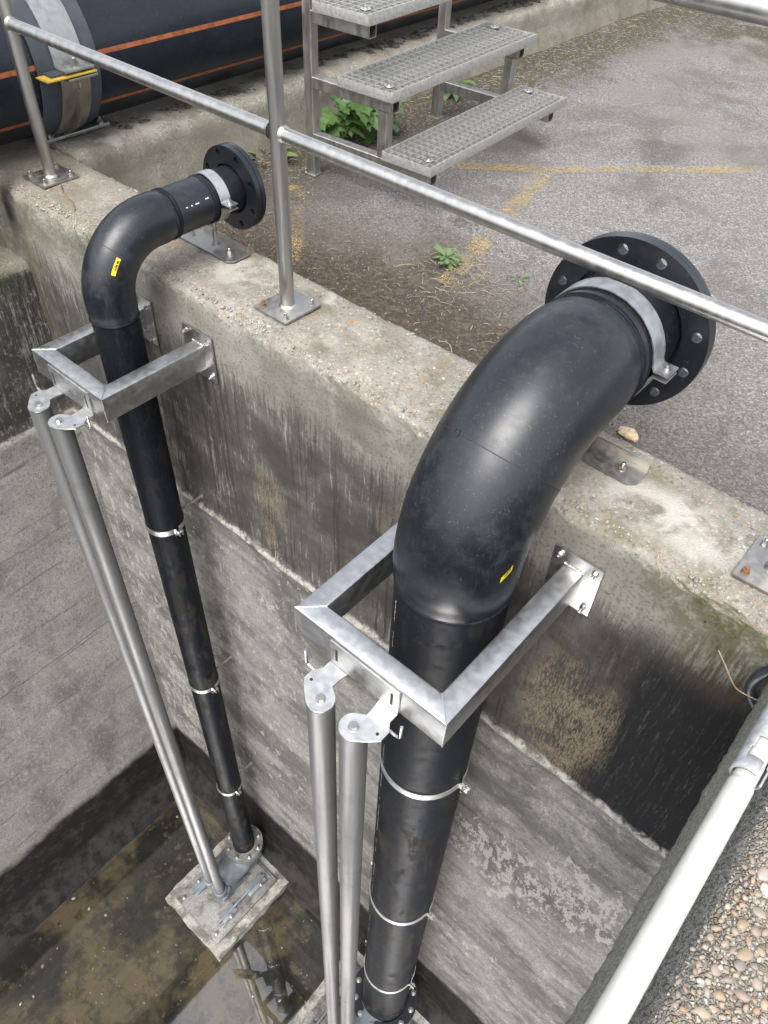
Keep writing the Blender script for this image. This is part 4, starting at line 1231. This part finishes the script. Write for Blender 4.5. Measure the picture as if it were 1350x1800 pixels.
# ------------------------------------------------------------------ near walkway slab with pebbled top, white pole
prof = [(.75, -.16), (.13, -.16), (.115, -.155), (.103, -.145), (.100, -.13)]
n_ = 14
prof += [(.100 + .072 * (k / n_) ** 1.15, -.13 + .255 * k / n_) for k in range(1, n_ + 1)]
prof += [(.180, .140), (.192, .150), (.206, .156)] + [(x, .158) for x in lin(.206, .75, .014)] + [(.75, -.16)]
prof = prof[::-1]
prof = prof[1:]
def rough_beam(p):
    x, y, z = p
    return wob(p, 30, .003, 3) + wob(p, 5, .004, 2) + wob(p, 90, .0028, 2)
beam = extrude_wall('walkway_slab', prof, 'y', -1.9, -.03, .012, 'beam', rough_beam)
tag(beam, 'near concrete walkway slab with large pebbles in its top, bottom right', 'walkway')
PEB = []
for k in range(7):
    bm = bmesh.new(); bmesh.ops.create_icosphere(bm, subdivisions=2 if k < 4 else 1, radius=1.0)
    for v in bm.verts:
        v.co *= 1 + .22 * noise.noise(v.co * 1.3 + Vector((k * 7, 0, 0)))
    me = bpy.data.meshes.new('pebble'); bm.to_mesh(me); bm.free()
    me.polygons.foreach_set('use_smooth', [True] * len(me.polygons)); me.materials.append(M['pebble']); PEB.append(me)
placed = []; tries = 0
while len(placed) < 295 and tries < 60000:
    tries += 1
    big = len(placed) < 85
    y = random.uniform(-1.14, -.60); x = random.uniform(.215 if big else .190, .34)
    r = random.uniform(.0075, .0145) if big else random.uniform(.0032, .0068)
    if any((x - a) ** 2 + (y - b) ** 2 < ((r + c) * .95) ** 2 for a, b, c in placed): continue
    placed.append((x, y, r))
    inst('pebble', random.choice(PEB), beam, (x, y, .158 - r * .30 - (0.006 if x < .2 else 0)), (random.uniform(-.35, .35), random.uniform(-.35, .35), random.uniform(0, 6.3)), (r * random.uniform(.95, 1.45), r * random.uniform(.7, 1.0), r * random.uniform(.45, .7)))
scatter_later = True

WX, WZ = .116, .262
t = thing('white_pole', 'white painted pole with grey slotted sleeve in front of the near walkway', 'pole', (WX, -.8, WZ))
obj('pole', MB().rev([(.018, 0), (.0215, .001), (.0215, .955), (.0205, .960), (.0190, .962), (.0190, 1.25)], (WX, -1.55, WZ), (0, 1, 0), 40), 'white', t)
# sleeve: open slotted tube, cut out on the upper side
vs = []; fs = []; n = 44; ys_ = [0, .012, .03, .05, .052, .075, .1, .14, .2, .3]
def inslot(k, j):
    a = (k / n) * 360
    yy = (ys_[j] + ys_[j + 1]) / 2
    top = min(abs(a - 90), 360 - abs(a - 90))
    if yy < .03: return 8 < a < 62
    if yy < .05: return 28 < a < 128
    if yy < .075: return 40 < a < 118
    return False
RS = .0262
for j, yy in enumerate(ys_):
    for k in range(n):
        a = 2 * PI * k / n
        vs.append((WX + RS * math.cos(a), -.575 + yy, WZ + RS * math.sin(a)))
for j in range(len(ys_) - 1):
    for k in range(n):
        if not inslot(k, j): fs.append((j * n + k, j * n + (k + 1) % n, (j + 1) * n + (k + 1) % n, (j + 1) * n + k))
so = obj('slotted_sleeve', MB()._add(vs, fs), 'sleeve', t)
md = so.modifiers.new('thickness', 'SOLIDIFY'); md.thickness = .0035; md.offset = -1

def smooth(pts, k=6):
    P_ = [Vector(p) for p in pts]; out = []
    for i in range(len(P_) - 1):
        a, b, c, d = P_[max(i - 1, 0)], P_[i], P_[i + 1], P_[min(i + 2, len(P_) - 1)]
        for q in range(k):
            u = q / k
            out.append(.5 * ((2 * b) + (c - a) * u + (2 * a - 5 * b + 4 * c - d) * u * u + (3 * b - a - 3 * c + d) * u ** 3))
    return out + [P_[-1]]
# black hose beside the slab
obj_h = obj('hose', MB().sweep(smooth([(.25, .05, .10), (.17, .01, .02), (.115, -.018, -.05), (.082, -.024, -.11), (.072, -.024, -.16), (.083, -.024, -.205), (.12, -.022, -.245), (.2, -.02, -.28)]), .0125, 14), 'hose')
# smooth the hose path
tag(obj_h, 'dark blue-black hose hanging over the wall at the right edge', 'hose')
tw = obj('twig', MB().sweep(smooth([(-.03, -.02, -.135), (.0, -.045, -.14), (.03, -.05, -.17), (.055, -.045, -.195), (.10, -.045, -.19), (.15, -.04, -.185)]), .0016, 6), 'straw')
tag(tw, 'thin pale dry stem sticking out beside the dark hose', 'twig')
tw = obj('twig', MB().sweep(smooth([(-.285, .035, .012), (-.262, .020, .010), (-.255, .004, .004), (-.235, -.006, -.012), (-.228, -.008, -.03)]), .0017, 6), 'straw')
tag(tw, 'curled dry root hanging over the wall edge near the right base plate', 'twig')
tw = obj('wire', MB().sweep(smooth([(-3.10, .17, .006), (-3.02, .13, .008), (-2.93, .11, .006), (-2.86, .075, .006)]), .0028, 6), 'rust')
tag(tw, 'short rusty wire stuck to the wall top near the left post', 'wire')
# grey steel strip on the far left
STRIPX, STRIPZ = -3.209, -.14
o = obj('steel_strip', MB().bx(STRIPX - .09, STRIPX, -.066, -.058, STRIPZ, .9, .001), 'galv')
tag(o, 'grey steel strip hanging at the left edge of the picture', 'steel strip')

# ------------------------------------------------------------------ stones, litter, plants
def ico(r, seed, sub=1, sq=(1, 1, 1)):
    bm = bmesh.new(); bmesh.ops.create_icosphere(bm, subdivisions=sub, radius=r)
    for v in bm.verts: v.co = Vector((v.co.x * sq[0], v.co.y * sq[1], v.co.z * sq[2])) * (1 + .35 * noise.noise(v.co / r * .9 + Vector((seed, 0, 0))))
    me = bpy.data.meshes.new('stone'); bm.to_mesh(me); bm.free(); return me
o = obj('stone', ico(.034, 3.3, 2, (1.2, .75, .55)), 'stone', smooth=False); o.location = (-.64, .70, ZG + .012)
tag(o, 'single buff broken stone lying on the asphalt behind the thick elbow', 'stone')

def scatter(name, n, region, zf, rr, mat, parent=None, seed=1, squash=.6, embed=.2):
    rnd = random.Random(seed); V_, F_ = [], []
    base = bmesh.new(); bmesh.ops.create_icosphere(base, subdivisions=1, radius=1.0)
    bv = [v.co.copy() for v in base.verts]; bf = [[v.index for v in f.verts] for f in base.faces]; base.free()
    for i in range(n):
        x, y = region(rnd)
        r = rnd.uniform(*rr) * (1 if rnd.random() < .8 else 1.5)
        mt = Matrix.Rotation(rnd.uniform(0, 6.3), 3, 'Z') @ Matrix.Diagonal((rnd.uniform(.8, 1.4), rnd.uniform(.6, 1.0), squash * rnd.uniform(.7, 1.2)))
        o_ = len(V_); c = Vector((x, y, zf(x, y) + r * embed * squash))
        V_ += [tuple(c + mt @ (v * (r * rnd.uniform(.8, 1.15)))) for v in bv]; F_ += [tuple(k + o_ for k in f) for f in bf]
    me = bpy.data.meshes.new(name); me.from_pydata(V_, [], F_)
    me.polygons.foreach_set('use_smooth', [True] * len(F_))
    o = obj(name, me, mat, parent); tag(o, kind='stuff'); return o
scatter('aggregate', 5200, lambda r: (r.uniform(-3.45, .25), .012 + .355 * r.random()), lambda x, y: -.004 + wob((x, y, 0), 2.2, .006, 2) - (.012 if y < .025 else 0), (.0025, .006), 'stones', main_wall, 2, .6, -.1)
scatter('aggregate', 1500, lambda r: (-3.32 - .22 * r.random() ** 1.5, r.uniform(.4, 3.2)), lambda x, y: -.004 - (.02 if x > -3.335 else 0), (.004, .009), 'stones', pw, 3, .6, -.1)
o = scatter('loose_grit', 5000, lambda r: (r.uniform(-3.1, 1.0), .4 + 3.6 * r.random() ** 1.5), ground_z, (.002, .0042), 'grit', None, 4, .7, .2)
tag(o, 'loose grit and chippings over the asphalt yard')
o = scatter('floor_debris', 170, lambda r: (r.uniform(-3.1, -.2), r.uniform(-2.4, -.15)), lambda x, y: FLOOR + wob((x, y, 0), 1.1, .03, 4) + .004, (.004, .011), 'grit', None, 5, .4, .3)
tag(o, 'small bits of debris on the wet pit floor')
o = scatter('pipe_wall_soil', 900, lambda r: (-3.40 - .12 * r.random(), r.uniform(.7, 6.5)), lambda x, y: .0, (.008, .022), 'rubble', pw, 6, .6, .1)

scatter('aggregate', 3200, lambda r: (.178 + .18 * r.random(), r.uniform(-1.2, -.45)), lambda x, y: .1565 - (.010 if x < .192 else 0) - (.004 if x < .205 else 0), (.0012, .0032), 'stones', beam, 8, .6, -.05)

def blades(name, n, region, zf, ln, mat, label, seed):
    rnd = random.Random(seed); V_, F_ = [], []
    for i in range(n):
        x, y = region(rnd); a = rnd.uniform(0, 6.3); l = rnd.uniform(*ln); w = rnd.uniform(.0006, .0016); bend = rnd.uniform(-.45, .45) * rnd.random(); lift = rnd.uniform(0, .2)
        o_ = len(V_)
        for k in range(4):
            u = k / 3; aa = a + bend * u; px = x + l * u * math.cos(aa); py = y + l * u * math.sin(aa); pz = zf(px, py) + .003 + lift * l * math.sin(PI * u) + w
            nx, ny = -math.sin(aa) * w, math.cos(aa) * w
            V_ += [(px + nx, py + ny, pz), (px - nx, py - ny, pz), (px, py, pz + w)]
        for k in range(3):
            b = o_ + 3 * k
            F_ += [(b, b + 3, b + 5, b + 2), (b + 2, b + 5, b + 4, b + 1)]
    me = bpy.data.meshes.new(name); me.from_pydata(V_, [], F_)
    o = obj(name, me, mat); tag(o, label, kind='stuff'); return o
def soil_reg(r):
    return (r.uniform(-2.9, -.6), .40 + 1.15 * r.random() ** 1.4)
blades('dry_grass', 220, soil_reg, ground_z, (.012, .05), 'straw', 'dry grass litter on the soil behind the wall', 11)
blades('leaf_litter', 1500, soil_reg, ground_z, (.01, .035), 'brown', 'brown litter on the soil behind the wall', 12)
blades('dry_grass', 260, lambda r: (-3.18 + .35 * r.random() ** 2, r.uniform(1.2, 6.5)), ground_z, (.02, .09), 'straw', 'dry grass litter along the foot of the pipe wall', 13)
blades('dry_grass', 120, lambda r: (r.gauss(-1.66, .13), r.gauss(1.12, .12)), ground_z, (.02, .06), 'straw', 'clump of dry grass at the end of the short yellow line', 14)
for k, (x, y, a, l) in enumerate(((-1.35, .62, 1.9, .12), (-1.2, .55, .3, .10), (-1.95, 1.0, .2, .1), (-1.28, .62, 2.6, .11), (-2.2, 3.6, .4, .22), (-1.4, 2.0, 2.5, .09))):
    p = [(x + l * u * math.cos(a + .7 * u), y + l * u * math.sin(a + .7 * u), ground_z(x, y) + .006 + .02 * math.sin(PI * u)) for u in (0, .25, .5, .75, 1)]
    tag(obj('straw', MB().sweep(p, .0018, 5), 'straw'), ('curved dry straw on the soil behind the wall', 'short straight dry straw beside a curved one on the soil', 'thin dry straw left of the green weed', 'dry straw on the asphalt just behind the wall edge', 'long pale dry stick lying far back on the asphalt', 'dry straw on the asphalt above the short yellow line')[k], 'straw', 'loose straws')

def leaf_mesh(name, outline, fold=.25, mat='leaf', cup=.15):
    # outline half-profile (x along length, y half width): two halves folded along the midrib
    V_ = []; F_ = []
    mid = [(x, 0.0) for x, _ in outline]
    for x, w in outline:
        V_ += [(x, 0, -cup * x * x), (x, w, fold * w - cup * x * x), (x, -w, fold * w - cup * x * x)]
    for i in range(len(outline) - 1):
        a, b = 3 * i, 3 * i + 3
        F_ += [(a, b, b + 1, a + 1), (a + 2, b + 2, b, a)]
    me = bpy.data.meshes.new(name); me.from_pydata(V_, [], F_); me.materials.append(M[mat])
    me.polygons.foreach_set('use_smooth', [True] * len(F_)); return me
LOBED = [(0, .02), (.06, .30), (.14, .44), (.22, .26), (.34, .36), (.46, .50), (.54, .26), (.68, .26), (.78, .30), (.84, .15), (1.0, .01)]
LONG = [(0, .015), (.15, .05), (.35, .12), (.55, .16), (.75, .13), (.9, .06), (1.0, .005)]
TOOTH = [(0, .02), (.15, .05), (.25, .13), (.32, .07), (.45, .19), (.55, .11), (.68, .22), (.85, .14), (1.0, .01)]
me_lob = leaf_mesh('leaf', LOBED); me_long = leaf_mesh('leaf', LONG, .3, 'weed', .35); me_tooth = leaf_mesh('leaf', TOOTH, .25, 'weed', .25)
def plant(name, label, loc, spec, stems=True):
    t = thing(name, label, 'plant', loc)
    for (dx, dy, dz, yaw, pitch, roll, s, me) in spec:
        if stems and dz > .03:
            obj('stem', MB().sweep([(0, 0, 0), (dx * .4, dy * .4, dz * .7), (dx, dy, dz)], .002, 6), 'stem', t, local=True)
        inst('leaf', me, t, (dx, dy, dz), Matrix.Rotation(yaw, 3, 'Z') @ Matrix.Rotation(pitch, 3, 'Y') @ Matrix.Rotation(roll, 3, 'X'), s, True)
    return t
rnd = random.Random(5)
sp = []
for k in range(64):
    a = rnd.uniform(0, 6.3); r = .30 * rnd.random() ** .6
    dx = .12 * math.cos(a) * r / .30 + .02; dy = r * math.sin(a); dz = .03 + (.27 - .5 * abs(dy)) * rnd.random() ** .8
    sp.append((dx, dy, max(.03, dz), rnd.uniform(-1.9, .6), rnd.uniform(.0, .75), rnd.uniform(-.4, .4), rnd.uniform(.075, .125), me_lob))
plant('leafy_shrub', 'low green lobed-leaf shrub growing under the steps against the rear wall', (-3.06, 1.93, ZG), sp)
sp = []
for k in range(24):
    a = k * 2.4 + rnd.uniform(-.2, .2)
    sp.append((.012 * math.cos(a), .012 * math.sin(a), .012 + .0012 * k, a, rnd.uniform(-.55, -.05), rnd.uniform(-.2, .2), rnd.uniform(.04, .07), me_tooth))
plant('weed_rosette', 'small flat green weed rosette on the soil behind the wall', (-1.81, 1.19, ground_z(-1.81, 1.19)), sp, False)
sp = []
for k in range(6):
    a = k * 1.1
    sp.append((.01 * math.cos(a), .01 * math.sin(a), .01, a, rnd.uniform(-.5, -.1), 0, rnd.uniform(.03, .06), me_long))
plant('weed_seedling', 'tiny green seedling right of the short yellow line', (-1.50, 1.30, ground_z(-1.5, 1.3)), sp, False)
sp = []
for k in range(22):
    a = rnd.uniform(0, 6.3)
    sp.append((.05 * math.cos(a), .07 * math.sin(a), .02 + .04 * rnd.random(), a, rnd.uniform(-.9, .1), rnd.uniform(-.3, .3), rnd.uniform(.08, .15), me_long))
plant('weed_tuft', 'green weed tuft behind the small pipe flange at the rear wall', (-3.17, 1.36, ZG), sp, False)
sp = []
for k in range(9):
    a = rnd.uniform(-1.8, .8)
    sp.append((.03 * math.cos(a), .03 * math.sin(a), .03 + .05 * rnd.random(), a, rnd.uniform(-.7, .2), rnd.uniform(-.3, .3), rnd.uniform(.10, .16), me_long))
plant('weed_tuft', 'small weed between the two far legs of the steps', (-3.12, 2.95, ZG), sp, False)
t = thing('yellow_flower', 'single yellow dandelion-like flower below the small flange', 'flower', (-2.66, .70, ground_z(-2.66, .70)))
obj('stem', MB().sweep([(0, 0, 0), (.004, 0, .05), (.0, -.004, .09)], .002, 6), 'stem', t, local=True)
me_pet = leaf_mesh('petal', [(0, .08), (.5, .14), (.9, .12), (1.0, .04)], .1, 'petal', .1)
for k in range(16):
    a = k * 2.4
    inst('petal', me_pet, t, (0, -.004, .09 + .0006 * k), Matrix.Rotation(a, 3, 'Z') @ Matrix.Rotation(-.15 - .035 * k, 3, 'Y'), .022 - .0006 * k, True)
